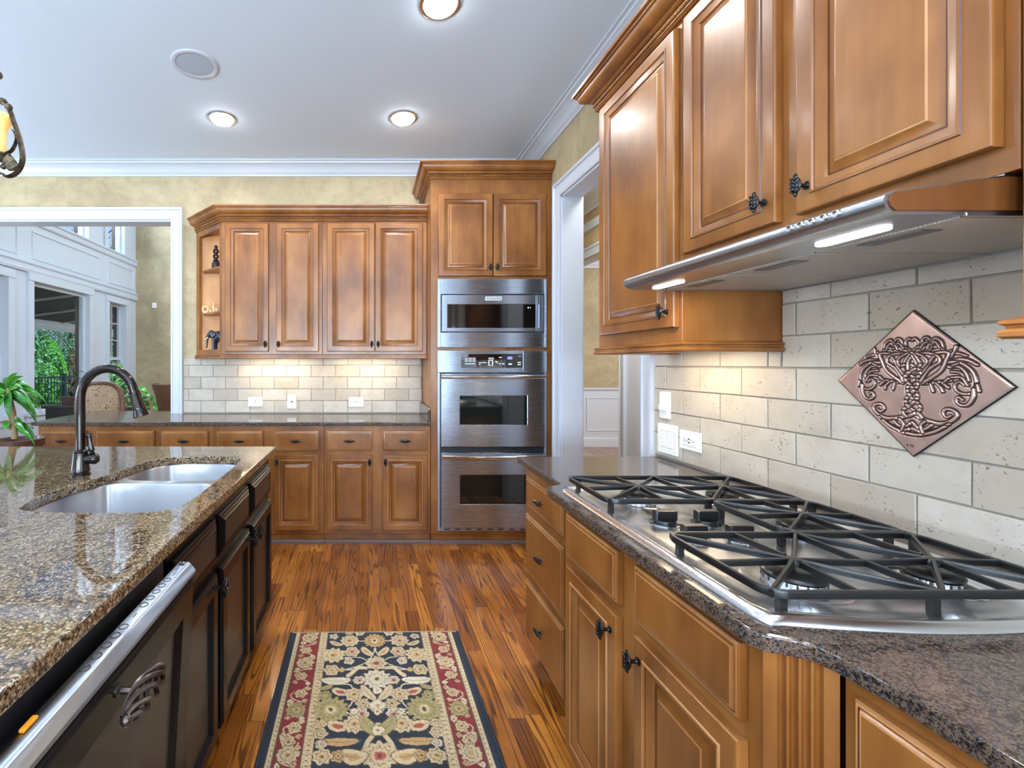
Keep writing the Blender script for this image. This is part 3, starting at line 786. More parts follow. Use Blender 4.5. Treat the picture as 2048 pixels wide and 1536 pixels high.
t = thing('light_rail', 'maple light rail moulding under the back wall cabinets', 'moulding', (0, 0, 0))
MB().bar([(x, y, 1.386) for x, y in [(-1.49, 3.985), (-1.169, 3.66), (.463, 3.66)]], [(-o, z) for o, z in RAIL]).build('rail', 'maple', t, smooth=25)
# open angled corner shelf unit
t = thing('corner_shelf', 'open angled maple corner shelf unit at the left end of the wall cabinets', 'shelf', (0, 0, 0))
A, B, Cc = (-1.171, 3.662), (-1.488, 3.979), (-1.171, 3.985)
d = V(B[0]-A[0], B[1]-A[1]).normalized(); nrm = V(-d.y, d.x)   # points to the wall/inside? corrected below
if nrm.dot(V(1, 1)) < 0: nrm = -nrm
def ang(s0, s1, w0, w1):   # box footprint along the angled front
    A2 = V(*A); return [tuple(A2+d*s0+nrm*w0), tuple(A2+d*s1+nrm*w0), tuple(A2+d*s1+nrm*w1), tuple(A2+d*s0+nrm*w1)]
LF = (V(*B)-V(*A)).length
m = MB()
m.prism(ang(0, .030, 0, .018), 'z', UZ0, UZ1); m.prism(ang(LF-.052, LF, 0, .018), 'z', UZ0, UZ1)
m.prism(ang(.030, LF-.052, 0, .018), 'z', UZ0, 1.462); m.prism(ang(.030, LF-.052, 0, .018), 'z', 2.43, UZ1)
m.build('face_frame', 'maple', t, smooth=0, doubles=False)
tri = [(A[0]-.002, A[1]+.016), (B[0]+.03, B[1]-.001), (A[0]-.002, Cc[1])]
m = MB(); m.box(-1.46, -1.1725, 3.979, 3.992, UZ0, UZ1); m.box(-1.1785, -1.1725, 3.69, 3.979, UZ0, UZ1)
m.prism(tri, 'z', UZ0, 1.458); m.prism(tri, 'z', 2.46, UZ1)
m.build('back_panel', 'maple_in', t, smooth=0, doubles=False)
for z in (2.142, 1.776):
    MB().prism([(-1.180, 3.735), (-1.24, 3.765), (-1.34, 3.868), (-1.42, 3.95), (-1.42, 3.978), (-1.180, 3.978)], 'z', z-.019, z).build('shelf_board', 'maple', t, bevel=.002)

# ---------------------------------------------------------------- oven tower
TX0, TX1, TY = .465, 1.362, 3.43
TD = BY-.004-TY
t = thing('oven_tower', 'tall honey maple cabinet tower holding the steel microwave and double oven', 'cabinet', (TX0, TY, 0))
W = TX1-TX0; ox0, ox1 = .054, .848
m = MB(); m.box(0, .018, .02, TD, 0.001, 2.715); m.build('side_panel', 'maple', t, bevel=.0015)
m = MB(); m.box(W-.018, W, .02, TD, 0, 2.715); m.build('side_panel', 'maple', t, bevel=.0015)
m = MB()
m.box(0, ox0, 0, .02, .078, 2.715); m.box(ox1, W, 0, .02, .078, 2.715)
m.box(0, W, .025, .035, 0, .078)
for a, b in ((.078, .118), (1.440, 1.471), (1.968, 1.99), (2.61, 2.715)): m.box(ox0, ox1, 0, .02, a, b)
m.box(ox0, ox1, .004, .02, 1.99, 2.61)
m.build('face_frame', 'maple', t, smooth=0, doubles=False)
m = MB(); m.box(.018, W-.018, TD-.01, TD, 0, 2.715); m.box(.018, W-.018, .02, TD-.01, 2.70, 2.715); m.box(.018, W-.018, .02, TD-.01, 1.972, 1.988); m.build('back_panel', 'maple_in', t, smooth=0, doubles=False)
MB().prism([(.004, 0), (.004, .016), (.012, .024), (.0245, .024), (.0245, 0)], 'x', .0, W).build('shoe_strip', 'shoe', t)
for a, b_, kx in ((.520, .9225, -.024), (.9275, 1.32, .022)):
    dm = panel(MB(), b_-a, .611, DOORU).build('door', 'maple', t, loc=(a-TX0, 0, 1.997))
    dup(KNOB, dm, ((b_-a+kx) if kx < 0 else kx, -.021, .062))
crown('tall maple crown moulding with rope bead on top of the oven tower', [(.463, 3.985), (.463, 3.43), (1.362, 3.43)], 2.716, -1)

# ---------------------------------------------------------------- built-in microwave and double oven
fy = TY-.004          # the back of the steel trims sits on the face frame
def at270(x, y): return ((x-737)/270., H-(y-727)/270.)
def frame_ring(m, o, i, y0, y1):
    (a, b, c, d), (e, f_, g, h) = o, i
    m.box(a, e, y1, y0, c, d); m.box(f_, b, y1, y0, c, d); m.box(e, f_, y1, y0, c, g); m.box(e, f_, y1, y0, h, d)
    return m
mx0, mx1 = .511, 1.320
t = thing('microwave', 'stainless built-in microwave with a wide black window above the double oven', 'microwave', ((mx0+mx1)/2, fy, 0))
cx = (mx0+mx1)/2; a, b = mx0-cx, mx1-cx
z0, z1 = 1.466, 1.974
ix0, ix1, iz0, iz1 = at270(881.5, 0)[0]-cx, at270(1088.5, 0)[0]-cx, H+(727-665)/270., H+(727-588.5)/270.
m = MB(); frame_ring(m, (a, b, z0, z1), (ix0, ix1, iz0, iz1), 0, -.024); m.build('trim_kit', 'steel_wavy', t, bevel=.003, doubles=False)
MB().box(ix0-.002, ix1+.002, 0, .30, iz0-.002, iz1+.002).build('body', 'slot', t)
g = .007
wx0, wx1, wz0, wz1 = at270(894.5, 0)[0]-cx, at270(1071, 0)[0]-cx, H+(727-656)/270., H+(727-608.5)/270.
hx0 = at270(1073, 0)[0]-cx
m = MB(); frame_ring(m, (ix0+g, hx0, iz0+g, iz1-g), (wx0, wx1, wz0, wz1), -.002, -.026); dr = m.build('door', 'steel', t, bevel=.002, doubles=False)
MB().box(wx0+.004, wx1, -.022, -.012, wz0, wz1).build('window', 'black_glass', dr, bevel=.001)
m = MB()
m.box(wx1-.060, wx1-.050, -.0228, -.0222, wz1-.030, wz1-.021); m.box(wx1-.042, wx1-.036, -.0228, -.0222, wz1-.029, wz1-.022); m.build('display', 'white_led', dr, smooth=0, doubles=False)
m = MB(); frame_ring(m, (hx0+.002, ix1-g, iz0+g, iz1-g), (hx0+.004, hx0+.018, wz0, wz1), -.002, -.026); m.box(hx0+.003, hx0+.018, -.012, -.004, wz0, wz1); m.build('handle', 'steel', t, bevel=.002, doubles=False)
bx0, bx1 = at270(970, 0)[0]-cx, at270(1003, 0)[0]-cx
bz0, bz1 = H+(727-601.5)/270., H+(727-593.3)/270.
bd = MB().box(bx0, bx1, -.0295, -.0262, bz0, bz1).build('badge', 'badge', t, bevel=.001)
def lettering(txt, size, loc, rot, mat, parent, depth=.0006, name='lettering'):
    cu = bpy.data.curves.new(name, 'FONT'); cu.body = txt; cu.size = size; cu.extrude = depth; cu.align_x = 'CENTER'; cu.align_y = 'CENTER'
    tmp = bpy.data.objects.new('tmp_text', cu); C.objects.link(tmp)
    dg = bpy.context.evaluated_depsgraph_get(); me = bpy.data.meshes.new_from_object(tmp.evaluated_get(dg))
    bpy.data.objects.remove(tmp)
    me.materials.clear(); me.materials.append(M[mat]); o = bpy.data.objects.new(name, me); C.objects.link(o); o.parent = parent; o.location = loc; o.rotation_euler = rot
    return o
lettering('KitchenAid', .0235, ((bx0+bx1)/2, -.0298, (bz0+bz1)/2+.0005), (PI/2, 0, 0), 'dark_print', bd)

oz0, oz1 = .107, 1.443
t = thing('double_oven', 'stainless double wall oven with black control panel below the microwave', 'oven', (cx, fy, 0))
m = MB()
# side frame and bottom vent, and the control fascia with a cut-out
ptop, pbot = oz1, H-(745-727)/270.
m.box(a, a+.018, -.022, 0, oz0, pbot); m.box(b-.018, b, -.022, 0, oz0, pbot); m.box(a+.018, b-.018, -.020, 0, oz0, oz0+.030)
m.build('side_frame', 'steel', t, bevel=.002, doubles=False)
cx0, cx1, cz0, cz1 = at270(922.5, 0)[0]-cx, at270(1045, 0)[0]-cx, H-(735.5-727)/270., H+(727-708.5)/270.
m = MB(); frame_ring(m, (a, b, pbot, ptop), (cx0, cx1, cz0, cz1), 0, -.026); fs = m.build('fascia', 'steel_wavy', t, bevel=.003, doubles=False)
cp = MB().box(cx0, cx1, -.024, -.004, cz0, cz1).build('control_panel', 'black_glass', t, bevel=.001)
wv_, hv = cx1-cx0, cz1-cz0
U = lambda u: cx0+u*wv_
Zv = lambda v: cz0+v*hv
m = MB(); m.box(U(.750), U(.83), -.0246, -.0238, Zv(.62), Zv(.82)); m.build('display', 'blue_led', cp, smooth=0)
m = MB()
for u0, u1, v0, v1 in [(.765, .825, .22, .32), (.93, .975, .84, .87), (.915, .97, .36, .43), (.915, .97, .20, .27), (.61, .66, .74, .80), (.61, .64, .26, .33), (.66, .70, .26, .33), (.28, .41, .36, .40), (.29, .31, .22, .30), (.44, .515, .16, .19), (.44, .455, .19, .52), (.50, .515, .19, .52), (.44, .515, .52, .56), (.55, .575, .42, .48), (.575, .59, .34, .48)]:
    MB().box(U(u0), U(u1), -.0245, -.0239, Zv(v0), Zv(v1)).build('printed_mark', 'white_led', cp, smooth=0)
for k in range(8): MB().box(U(.06+k*.022), U(.072+k*.022), -.0245, -.0239, Zv(.24), Zv(.34)).build('printed_mark', 'white_led', cp, smooth=0)
m = MB()
for k in range(3):
    MB().box(U(.055+k*.062), U(.108+k*.062), -.0245, -.0239, Zv(.42), Zv(.76)).build('key_pad', 'grey_print', cp, smooth=0)
MB().box(U(.44), U(.53), -.0245, -.0239, Zv(.60), Zv(.76)).build('key_pad', 'grey_print', cp, smooth=0)
MB().box(a+.018, b-.018, -.006, .30, oz0+.03, pbot-.0005).build('body', 'slot', t)
def oven_door(zt, zb, wt, wb, curved):
    x0, x1 = a+.021, b-.021
    wx0_, wx1_ = at270(919, 0)[0]-cx, at270(1052, 0)[0]-cx
    m = MB()
    # outer skin: a sheet with rolled edges, with a rectangular window hole
    ring = lambda y, i: rect_loop(x0+i, x1-i, zb+i, zt-i, y)
    hole = lambda y, i: rect_loop(wx0_-i, wx1_+i, wb-i, wt+i, y)
    m.loops([ring(-.007, 0), ring(-.036, 0), ring(-.042, .004), hole(-.042, .006), hole(-.039, .001), hole(-.024, 0)], False, False)
    d_ = m.build('door', 'steel_wavy', t)
    MB().box(wx0_, wx1_, -.037, -.033, wb, wt).build('window', 'oven_glass', d_)
    m = MB()
    for k in range(2):
        zz = wb+(wt-wb)*(.28+.30*k)
        m.tube([(wx0_+.01, -.030, zz), (wx1_-.01, -.030, zz)], .0022, 6)
    m.build('oven_rack', 'chrome', d_, doubles=False)
    m = MB(); L = []
    hz = zt-.022
    for k in range(25):
        u = k/24; x = x0+.004+u*(x1-x0-.008); bow = math.sin(PI*u)
        dz = -curved*bow
        L.append([(x, -.066-.006*bow+.011*math.cos(q), hz+dz+.0135*math.sin(q)) for q in [2*PI*j/14 for j in range(14)]])
    m.loops(L)
    for xx in (x0+.012, x1-.028): m.box(xx, xx+.016, -.066, -.040, hz-.010, hz+.010)
    m.build('handle', 'chrome', d_, smooth=50, doubles=False)
Zp = lambda y: H-(y-727)/270.
oven_door(Zp(747.5), Zp(893), Zp(791.5), Zp(848.5), .0)
oven_door(Zp(904), Zp(1054), Zp(948.5), Zp(1006.5), .010)
m = MB()
for k in range(9): MB().box(a+.05+k*.08, a+.09+k*.08, -.0205, -.0195, oz0+.008, oz0+.016).build('vent_slot', 'slot', t, smooth=0)

# ---------------------------------------------------------------- right run: wall cabinets over the cooktop
FXU = 1.03; RD = RX-.002-FXU; RZ = -PI/2
cabinet('wall_cabinet', 'tall single-door maple wall cabinet at the far end, left of the range hood', (FXU, 2.055, 0), RZ, .545, UZ0, UZ1, RD, [(.040, .532, 1.468, 2.457, (.498, 1.522))], (), 'wall cabinets on the right wall', knob=KNOB, dp=DOORU)
cabinet('wall_cabinet', 'short two-door maple wall cabinet directly above the steel range hood', (FXU, 1.507, 0), RZ, .780, 1.655, UZ1, RD, [(.027, .364, 1.698, 2.457, (.334, 1.757)), (.417, .7625, 1.698, 2.457, (.448, 1.757))], (), 'wall cabinets on the right wall', knob=KNOB, dp=DOORU)
cabinet('wall_cabinet', 'maple wall cabinet nearest the camera at the right edge, past the range hood', (FXU, .7245, 0), RZ, .90, UZ0, UZ1, RD, [(.03, .44, 1.468, 2.457, (.41, 1.522)), (.46, .87, 1.468, 2.457, (.49, 1.522))], (), 'wall cabinets on the right wall', knob=KNOB, dp=DOORU)
crown('maple crown moulding with rope bead over the wall cabinets above the cooktop', [(RX-.002, 2.057), (FXU, 2.057), (FXU, -.17)], 2.474, -1)
t = thing('light_rail', 'maple light rail moulding under the single-door wall cabinet left of the hood', 'moulding', (0, 0, 0))
MB().bar([(x, y, 1.386) for x, y in [(RX-.02, 2.057), (FXU, 2.057), (FXU, 1.509), (RX-.014, 1.509)]], [(-o, z) for o, z in RAIL]).build('rail', 'maple', t, smooth=25)
t = thing('light_rail', 'short end of maple light rail moulding at the right edge beside the copper plaque', 'moulding', (0, 0, 0))
MB().bar([(x, y, 1.386) for x, y in [(RX-.014, .7255), (FXU, .7255), (FXU, -.17)]], [(-o, z) for o, z in RAIL]).build('rail', 'maple', t, smooth=25)

# ---------------------------------------------------------------- range hood
HY0, HY1, HZ = .742, 1.503, 1.588
t = thing('range_hood', 'stainless under-cabinet range hood with lit lamps above the cooktop', 'range hood', (0, 0, 0))
front = [(.965, HZ+.004), (.965, HZ), (.862, HZ), (.846, HZ+.004), (.836, HZ+.012), (.832, HZ+.022), (.835, HZ+.032), (.844, HZ+.038), (.900, HZ+.046), (.965, HZ+.055), (1.028, HZ+.063), (1.028, HZ+.066), (1.36, HZ+.066), (1.36, HZ+.004)]
m = MB(); m.prism([(x, z) for x, z in front], 'y', HY0+.0015, HY1); m.build('canopy', 'steel_hood', t, smooth=40)
m = MB(); m.prism([(x, z) for x, z in [(.850, HZ+.006), (.842, HZ+.014), (.839, HZ+.022), (.842, HZ+.031), (.850, HZ+.036), (.965, HZ+.052), (1.028, HZ+.060), (1.36, HZ+.060), (1.36, HZ+.006)]], 'y', HY0-.001, HY0+.0012); m.build('end_reflection', 'hood_reflection', t, smooth=0)  # steel end face with its brown reflection put into the colour
m = MB(); m.box(1.345, 1.36, HY0, HY1, HZ-.006, HZ+.004); m.box(.965, 1.36, HY0, HY0+.006, HZ-.003, HZ+.004); m.box(.965, 1.36, HY1-.006, HY1, HZ-.003, HZ+.004); m.build('rim', 'steel_hood', t, bevel=.001, doubles=False)
n3 = 3; fw = (HY1-HY0-.016)/n3
for k in range(n3):
    y0 = HY0+.008+k*fw
    f_ = MB().box(.968, 1.344, y0+.0035, y0+fw-.0035, HZ-.002, HZ+.0035).build('filter', 'filter', t, bevel=.0015)
    m = MB(); yc = y0+fw/2
    m.loops([[(.985+i, yc-.055+i, z), (1.022-i, yc-.055+i, z), (1.022-i, yc+.055-i, z), (.985+i, yc+.055-i, z)] for i, z in ((0, HZ-.0021), (0, HZ-.004), (.003, HZ-.0045))]); m.build('finger_grip', 'steel_dark', f_)
for yc in (.872, 1.405):
    m = MB(); m.loops([[(x, y, HZ-z) for x, y in round_rect(.901+i, .928-i, yc-.064+i, yc+.064-i, .012-i)] for i, z in ((0, -.001), (0, .003), (.002, .0045))]); m.build('lamp', 'hood_lens', t)
    area('hood_lamp_light', (.914, yc, HZ-.010), (0, 0, 0), .02, .10, 1.6, (1, .98, .95))
for k in range(5):
    y = .818+k*.0225
    m = MB(); m.lathe([(.0075, -.001), (.0075, .0035), (.0062, .005), (.0052, .005), (.005, .0025)], 14, (.8335, y, HZ+.025), 'x'); o = m.build('button', 'chrome', t)
    for vtx in o.data.vertices: vtx.co.x = .8335-(vtx.co.x-.8335)

# ---------------------------------------------------------------- right run: base cabinets, pilasters, granite, cooktop
BW = RX-.004
dz = [(.718, .847, 1), (.426, .680, 1), (.130, .388, 1)]
cabinet('base_cabinet', 'maple base cabinet with a stack of three drawers at the far end of the cooktop', (.72, 2.10, 0), RZ, .49, 0, .883, BW-.72, (), [(.045, .44, a, b, k) for a, b, k in dz], 'base cabinets on the cooktop side', knob=KNOB, pull=PULL, toe=.105)
cabinet('base_cabinet', 'projecting maple base cabinet under the gas cooktop with two doors', (.652, 1.525, 0), RZ, .765, 0, .883, BW-.652, [(.045, .347, .115, .70, (.323, .652)), (.425, .737, .115, .70, (.449, .650))], [(.045, .350, .731, .866, 0), (.425, .735, .734, .866, 0)], 'base cabinets on the cooktop side', knob=KNOB, pull=PULL, toe=.105)
cabinet('base_cabinet', 'maple base cabinet nearest the camera at the lower right corner', (.72, .695, 0), RZ, .95, 0, .883, BW-.72, [(.03, .50, .115, .70, (.47, .65)), (.52, .92, .115, .70, (.55, .65))], [(.028, .50, .731, .862, 0), (.52, .92, .731, .862, 0)], 'base cabinets on the cooktop side', knob=KNOB, pull=PULL, toe=.105)
def pilaster(label, p0, p1):
    a, b = Vector((*p0, 0)), Vector((*p1, 0)); d = (b-a); L_ = d.length; d.normalize(); n = V(-d.y, d.x, 0)
    if n.x > 0: n = -n
    t = thing('fluted_pilaster', label, 'pilaster', (p0[0], p0[1], 0), 0, None)
    pts = [(-.002, -.03), (0, 0), (.014, .0)]
    nf = 4; s0 = .016; fwid = (L_-.032)/nf
    for k in range(nf):
        for j in range(7):
            q = j/6; u = s0+fwid*(k+.10+.80*q); pts.append((u, -.008*math.sin(PI*q) if 0 < q < 1 else 0.0))
    pts += [(L_-.014, 0), (L_, 0), (L_+.002, -.03)]
    P2 = [(d*u+n*w_) for u, w_ in pts]
    m = MB(); m.prism([(p.x, p.y) for p in P2], 'z', .105, .883); m.build('fluted_post', 'maple', t, smooth=25)
    P3 = [d*-.002+n*-.03, d*-.002+n*.004, d*(L_+.002)+n*.004, d*(L_+.002)+n*-.03]
    m = MB(); m.prism([(p.x, p.y) for p in P3], 'z', .0, .104); m.build('plinth', 'maple', t, bevel=.003)
pilaster('angled fluted maple pilaster at the near corner of the projecting cooktop cabinet', (.649, .757), (.716, .6985))
ct = thing('granite_countertop', 'dark brown polished granite countertop on the right, stepping out around the gas cooktop', 'countertop', (0, 0, 0))
cw = [(RX-.003, 2.145), (.692, 2.145), (.690, 1.70)]
cw += smooth_open([(.690, 1.672), (.684, 1.652), (.662, 1.640), (.638, 1.630), (.624, 1.612), (.620, 1.590)], 4)
cw += smooth_open([(.620, .775), (.622, .752), (.634, .736), (.660, .724), (.684, .712), (.695, .690), (.700, .660), (.706, .62)], 5)
cw += [(.706, -.28), (RX-.003, -.28)]
m = MB(); slab(m, cw, .884, .914, .006); m.build('slab', 'granite_dark', ct, smooth=40)

# gas cooktop
t = thing('gas_cooktop', 'stainless gas cooktop with black cast iron grates set in the dark granite', 'cooktop', (0, 0, .914))
YC = 1.165
def ct_outline(d):
    P = []
    x0, x1 = .656+d, 1.248-d; yh = .398-d; bow = .030
    n = 14
    for k in range(n+1):
        u = k/n; P.append((x0+.035+(x1-x0-.07)*u, YC-yh-bow*math.sin(PI*(u*.9+.05))))
    P += [(x1-.012, YC-yh-.006), (x1, YC-yh+.025)]
    P += [(x1, YC+yh-.025), (x1-.012, YC+yh+.006)]
    for k in range(n+1):
        u = 1-k/n; P.append((x0+.035+(x1-x0-.07)*u, YC+yh+bow*math.sin(PI*(u*.9+.05))))
    P += [(x0+.012, YC+yh+.006), (x0, YC+yh-.025), (x0, YC-yh+.025), (x0+.012, YC-yh-.006)]
    return P
m = MB()
L = [[(x, y, z) for x, y in ct_outline(d)] for d, z in ((-.004, .0005), (-.004, .003), (.000, .010), (.006, .0155), (.014, .0155), (.022, .0125), (.040, .0085), (.055, .0075))]
R = m.loops(L, True, True)
m.build('tray', 'steel_top', t, smooth=50)
burners = [(.835, 1.425, .046), (1.095, 1.425, .040), (1.10, YC, .050), (.825, .893, .048), (1.095, .893, .040)]
for x, y, r in burners:
    m = MB(); m.lathe([(r*1.75, .0078), (r*1.65, .0095), (r*1.2, .0085), (r*1.02, .0085), (r*1.0, .020), (r*.9, .022)], 28, (x, y, 0)); bn = m.build('burner', 'chrome' if r < .045 else 'steel_top', t, smooth=40)
    m = MB(); m.lathe([(r*.98, .0225), (r*1.05, .0235), (r*1.05, .028), (r*.95, .031), (r*.2, .0325), (0.001, .0325)], 28, (x, y, 0)); m.build('burner_cap', 'iron', bn, smooth=40)
    m = MB()
    for k in range(20):
        q = 2*PI*k/20; c_ = V(x+math.cos(q)*r*1.0, y+math.sin(q)*r*1.0, .016)
        m.ball(c_, (.0022, .0022, .0048), 6, 4)
    m.build('flame_ports', 'slot', bn, doubles=False)
    m = MB(); m.cyl((x+r*1.25, y+.012, .008), (x+r*1.25, y+.012, .026), .0035, .0025, 8); m.build('igniter', 'plate', bn)
BAR = [(a*.82, b) for a, b in [(-.0048, -.006), (-.0048, .003), (-.0028, .006), (.0028, .006), (.0048, .003), (.0048, -.006), (.003, -.007), (-.003, -.007)]]
GZ = .046
def grate(x0, x1, y0, y1, nodes, chamf, feet):
    m = MB(); r = .03
    out = []
    for cx_, cy_, a0 in ((x0+r, y0+r, PI), (x1-r, y0+r, 1.5*PI), (x1-r, y1-r, 0), (x0+r, y1-r, .5*PI)):
        for k in range(5):
            q = a0+k/4*PI/2; out.append((cx_+r*math.cos(q), cy_+r*math.sin(q), GZ))
    m.bar(out, [(a_*1.15, b_*1.1) for a_, b_ in BAR], True)
    for (nx, ny, xa, xb) in nodes:
        for (ex, ey) in ((xa, y0), (xb, y0), (xa, y1), (xb, y1)):
            e = V(ex, ey, GZ); n_ = V(nx, ny, GZ+.004); d_ = (e-n_); L_ = d_.length; d_.normalize()
            e = e-d_*.006
            m.bar([n_+d_*.010, n_+d_*(L_*.5), e], BAR)
        for ex, ey in ((nx, y0), (nx, y1)):
            s_ = 1 if ey > ny else -1
            m.bar([V(nx, ny+s_*.018, GZ+.004), V(nx, ey-s_*.004, GZ)], BAR)
        m.bar([V(xa+.003, ny, GZ), V(nx, ny, GZ+.004), V(xb-.003, ny, GZ)], BAR)
        m.lathe([(.016, GZ-.003), (.017, GZ+.004), (.012, GZ+.0095), (.001, GZ+.0105)], 12, (nx, ny, 0))
    if len(nodes) == 2:
        xm = nodes[0][3]; m.bar([V(xm, y0+.004, GZ), V(xm, y1-.004, GZ)], BAR)
    for fx_, fy_ in feet: m.prism([(fx_-.006, fy_-.006), (fx_+.006, fy_-.006), (fx_+.006, fy_+.006), (fx_-.006, fy_+.006)], 'z', .0085, GZ-.004)
    return m.build('grate', 'iron', t, smooth=40, doubles=False)
grate(.674, 1.225, 1.292, 1.560, [(.835, 1.425, .674, .965), (1.095, 1.425, .965, 1.225)], 0, [(.69, 1.31), (.96, 1.30), (1.21, 1.31), (.705, 1.545), (1.2, 1.545)])
grate(.955, 1.225, 1.048, 1.284, [(1.10, YC, .955, 1.225)], 0, [(.965, 1.075), (.965, 1.26), (1.215, 1.075), (1.215, 1.26)])
grate(.674, 1.225, .772, 1.040, [(.825, .893, .674, .965), (1.095, .893, .965, 1.225)], 0, [(.705, .786), (.96, .782), (1.2, .786), (.69, 1.02), (1.21, 1.02)])
for x, y in ((.787, 1.222), (.897, 1.222), (.787, 1.112), (.897, 1.112)):
    m = MB(); m.lathe([(.036, .0080), (.036, .0095), (.031, .0105), (.029, .0102)], 24, (x, y, 0)); kb = m.build('control_knob', 'chrome', t)
    m = MB(); m.lathe([(.026, .0105), (.0265, .016), (.025, .0185), (.001, .0185)], 22, (x, y, 0))
    m.loops([[(x+u, y+v, z) for u, v in round_rect(-.029+i, .029-i, -.0115+i, .0115-i, .005)] for i, z in ((.001, .018), (0, .022), (0, .038), (.001, .0425), (.004, .044))])
    m.build('grip', 'knob', kb, smooth=40, doubles=False)
    m = MB()
    for k in range(9):
        q = PI*(.55+k*.11); m.box(x+0.0335*math.cos(q)-.001, x+0.0335*math.cos(q)+.001, y+0.0335*math.sin(q)-.001, y+0.0335*math.sin(q)+.001, .0101, .0108)
    m.build('dial_marks', 'dark_print', kb, smooth=0, doubles=False)

# ---------------------------------------------------------------- island
IX = -.512; IRZ = PI/2
def icab(label, y0, y1, door, drawer, knob_y):
    a, b = door; c, d = drawer
    return cabinet('island_cabinet', label, (IX, y0, 0), IRZ, y1-y0, 0, .880, 1.5, [(a-y0, b-y0, .118, .660, (knob_y-y0, .625) if knob_y else None)], [(c-y0, d-y0, .697, .838, 0)], 'black island cabinets', mat='black_wood', dp=BDOOR, wp=BDRAW, pmat='black_panel', knob=CAGE, toe=.10, hollow=True)
icab('black island cabinet at the far end, closest to the oven wall', 1.937, 2.358, (1.955, 2.335), (1.955, 2.32), 1.977)
icab('black island cabinet, second from the far end, beside the double sink', 1.530, 1.935, (1.547, 1.915), (1.547, 1.915), 1.893)
icab('black island cabinet next to the dishwasher', 1.168, 1.528, (1.185, 1.508), (1.185, 1.508), 1.484)
cabinet('island_cabinet', 'black island cabinet at the near end, before the dishwasher', (IX, -.36, 0), IRZ, .90, 0, .880, 1.5, [(.02, .44, .118, .66, None), (.46, .88, .118, .66, None)], [(.02, .44, .697, .838, 0), (.46, .88, .697, .838, 0)], 'black island cabinets', mat='black_wood', dp=BDOOR, wp=BDRAW, pmat='black_panel', knob=CAGE, toe=.10, hollow=True)
# granite top with the sink cut-out
hole = smooth_closed([(-1.055, 1.405), (-1.005, 1.357), (-.85, 1.338), (-.68, 1.338), (-.600, 1.362), (-.566, 1.45), (-.564, 1.75), (-.572, 2.03), (-.605, 2.115), (-.69, 2.142), (-.81, 2.145), (-.915, 2.115), (-.975, 2.035), (-1.000, 1.86), (-1.030, 1.72), (-1.072, 1.56)], 5)
ct = thing('granite_countertop', 'brown speckled polished granite island top with the sink cut into it', 'countertop', (0, 0, 0))
m = MB(); slab(m, [(-2.08, -.42), (-.482, -.42), (-.482, 2.405), (-2.08, 2.405)], .881, .914, .006, [hole]); m.build('slab', 'granite_tan', ct, smooth=40)
# undermount double sink
t = thing('double_sink', 'stainless undermount double sink in the island top', 'sink', (0, 0, 0))
b1 = round_rect(-1.078, -.560, 1.332, 1.790, .10, 7)
b1 = smooth_closed([(-1.066, 1.42), (-1.01, 1.358), (-.85, 1.336), (-.68, 1.336), (-.598, 1.36), (-.562, 1.45), (-.560, 1.62), (-.575, 1.74), (-.635, 1.792), (-.80, 1.800), (-.95, 1.796), (-1.03, 1.750), (-1.076, 1.60)], 5)
b2 = smooth_closed([(-.992, 1.90), (-.95, 1.845), (-.85, 1.832), (-.66, 1.832), (-.585, 1.858), (-.566, 1.94), (-.572, 2.04), (-.605, 2.116), (-.69, 2.145), (-.81, 2.148), (-.915, 2.118), (-.978, 2.035)], 5)
rim = inset(hole if area2(hole) > 0 else hole[::-1], -.025)
sx0, sx1 = min(p[0] for p in rim), max(p[0] for p in rim)
ccw = lambda P: P if area2(P) > 0 else P[::-1]
b1, b2 = ccw(b1), ccw(b2)
m = MB(); m.fill(rim, [b1, b2], .8795); m.build('flange', 'sink_steel', t, smooth=30)
for P, dep in ((b1, .205), (b2, .165)):
    m = MB()
    m.loops([[(x, y, .8795-z) for x, y in inset(P, i)] for i, z in ((0, 0), (.003, .002), (.006, .008), (.012, dep*.6), (.018, dep-.04), (.030, dep-.015), (.055, dep-.003), (.085, dep))], False, True)
    bw = m.build('bowl', 'sink_steel', t, smooth=60)
    cx_ = sum(p[0] for p in P)/len(P); cy_ = sum(p[1] for p in P)/len(P)
    MB().lathe([(.055, .0), (.055, .003), (.045, .004), (.040, .001), (.02, -.002), (.001, -.002)], 24, (cx_, cy_, .8795-dep+.0005)).build('drain', 'chrome', bw)
# faucet
FP = (-1.120, 1.79)
t = thing('faucet', 'oil-rubbed bronze gooseneck pull-down faucet on the island top', 'faucet', (FP[0], FP[1], .914))
m = MB(); m.lathe([(.036, 0), (.036, .006), (.031, .010), (.031, .014), (.034, .016), (.034, .022), (.032, .025), (.026, .085), (.027, .088), (.027, .094), (.020, .098), (.017, .100)], 28); m.build('base', 'bronze', t, smooth=40)
arc = [(0, 0, .098), (0, 0, .19), (0, 0, .285)]
Rr = .105
arc = [(0, 0, .096), (0, 0, .20), (0, 0, .300)]
for k in range(1, 17):
    q = PI-k/16*PI*.93; arc.append((Rr+Rr*math.cos(q), 0, .300+Rr*1.08*math.sin(q)))
e = V(*arc[-1]); dd = V(.030, 0, -.10).normalized()
m = MB(); m.tube([*arc, e+dd*.012], .0172, 18); m.build('spout', 'bronze', t, smooth=60)
m = MB(); Z = [(.018, 0), (.021, .001), (.021, .006), (.0195, .009), (.0235, .062), (.0245, .066), (.0245, .071), (.024, .074), (.030, .098), (.029, .102), (.020, .102)]
q = dd; u = V(0, 1, 0); w2 = q.cross(u)
m.loops([[e+q*h+(u*math.cos(a_)+w2*math.sin(a_))*r for a_ in [2*PI*k/24 for k in range(24)]] for r, h in Z]); m.build('spray_head', 'bronze', t, smooth=40)
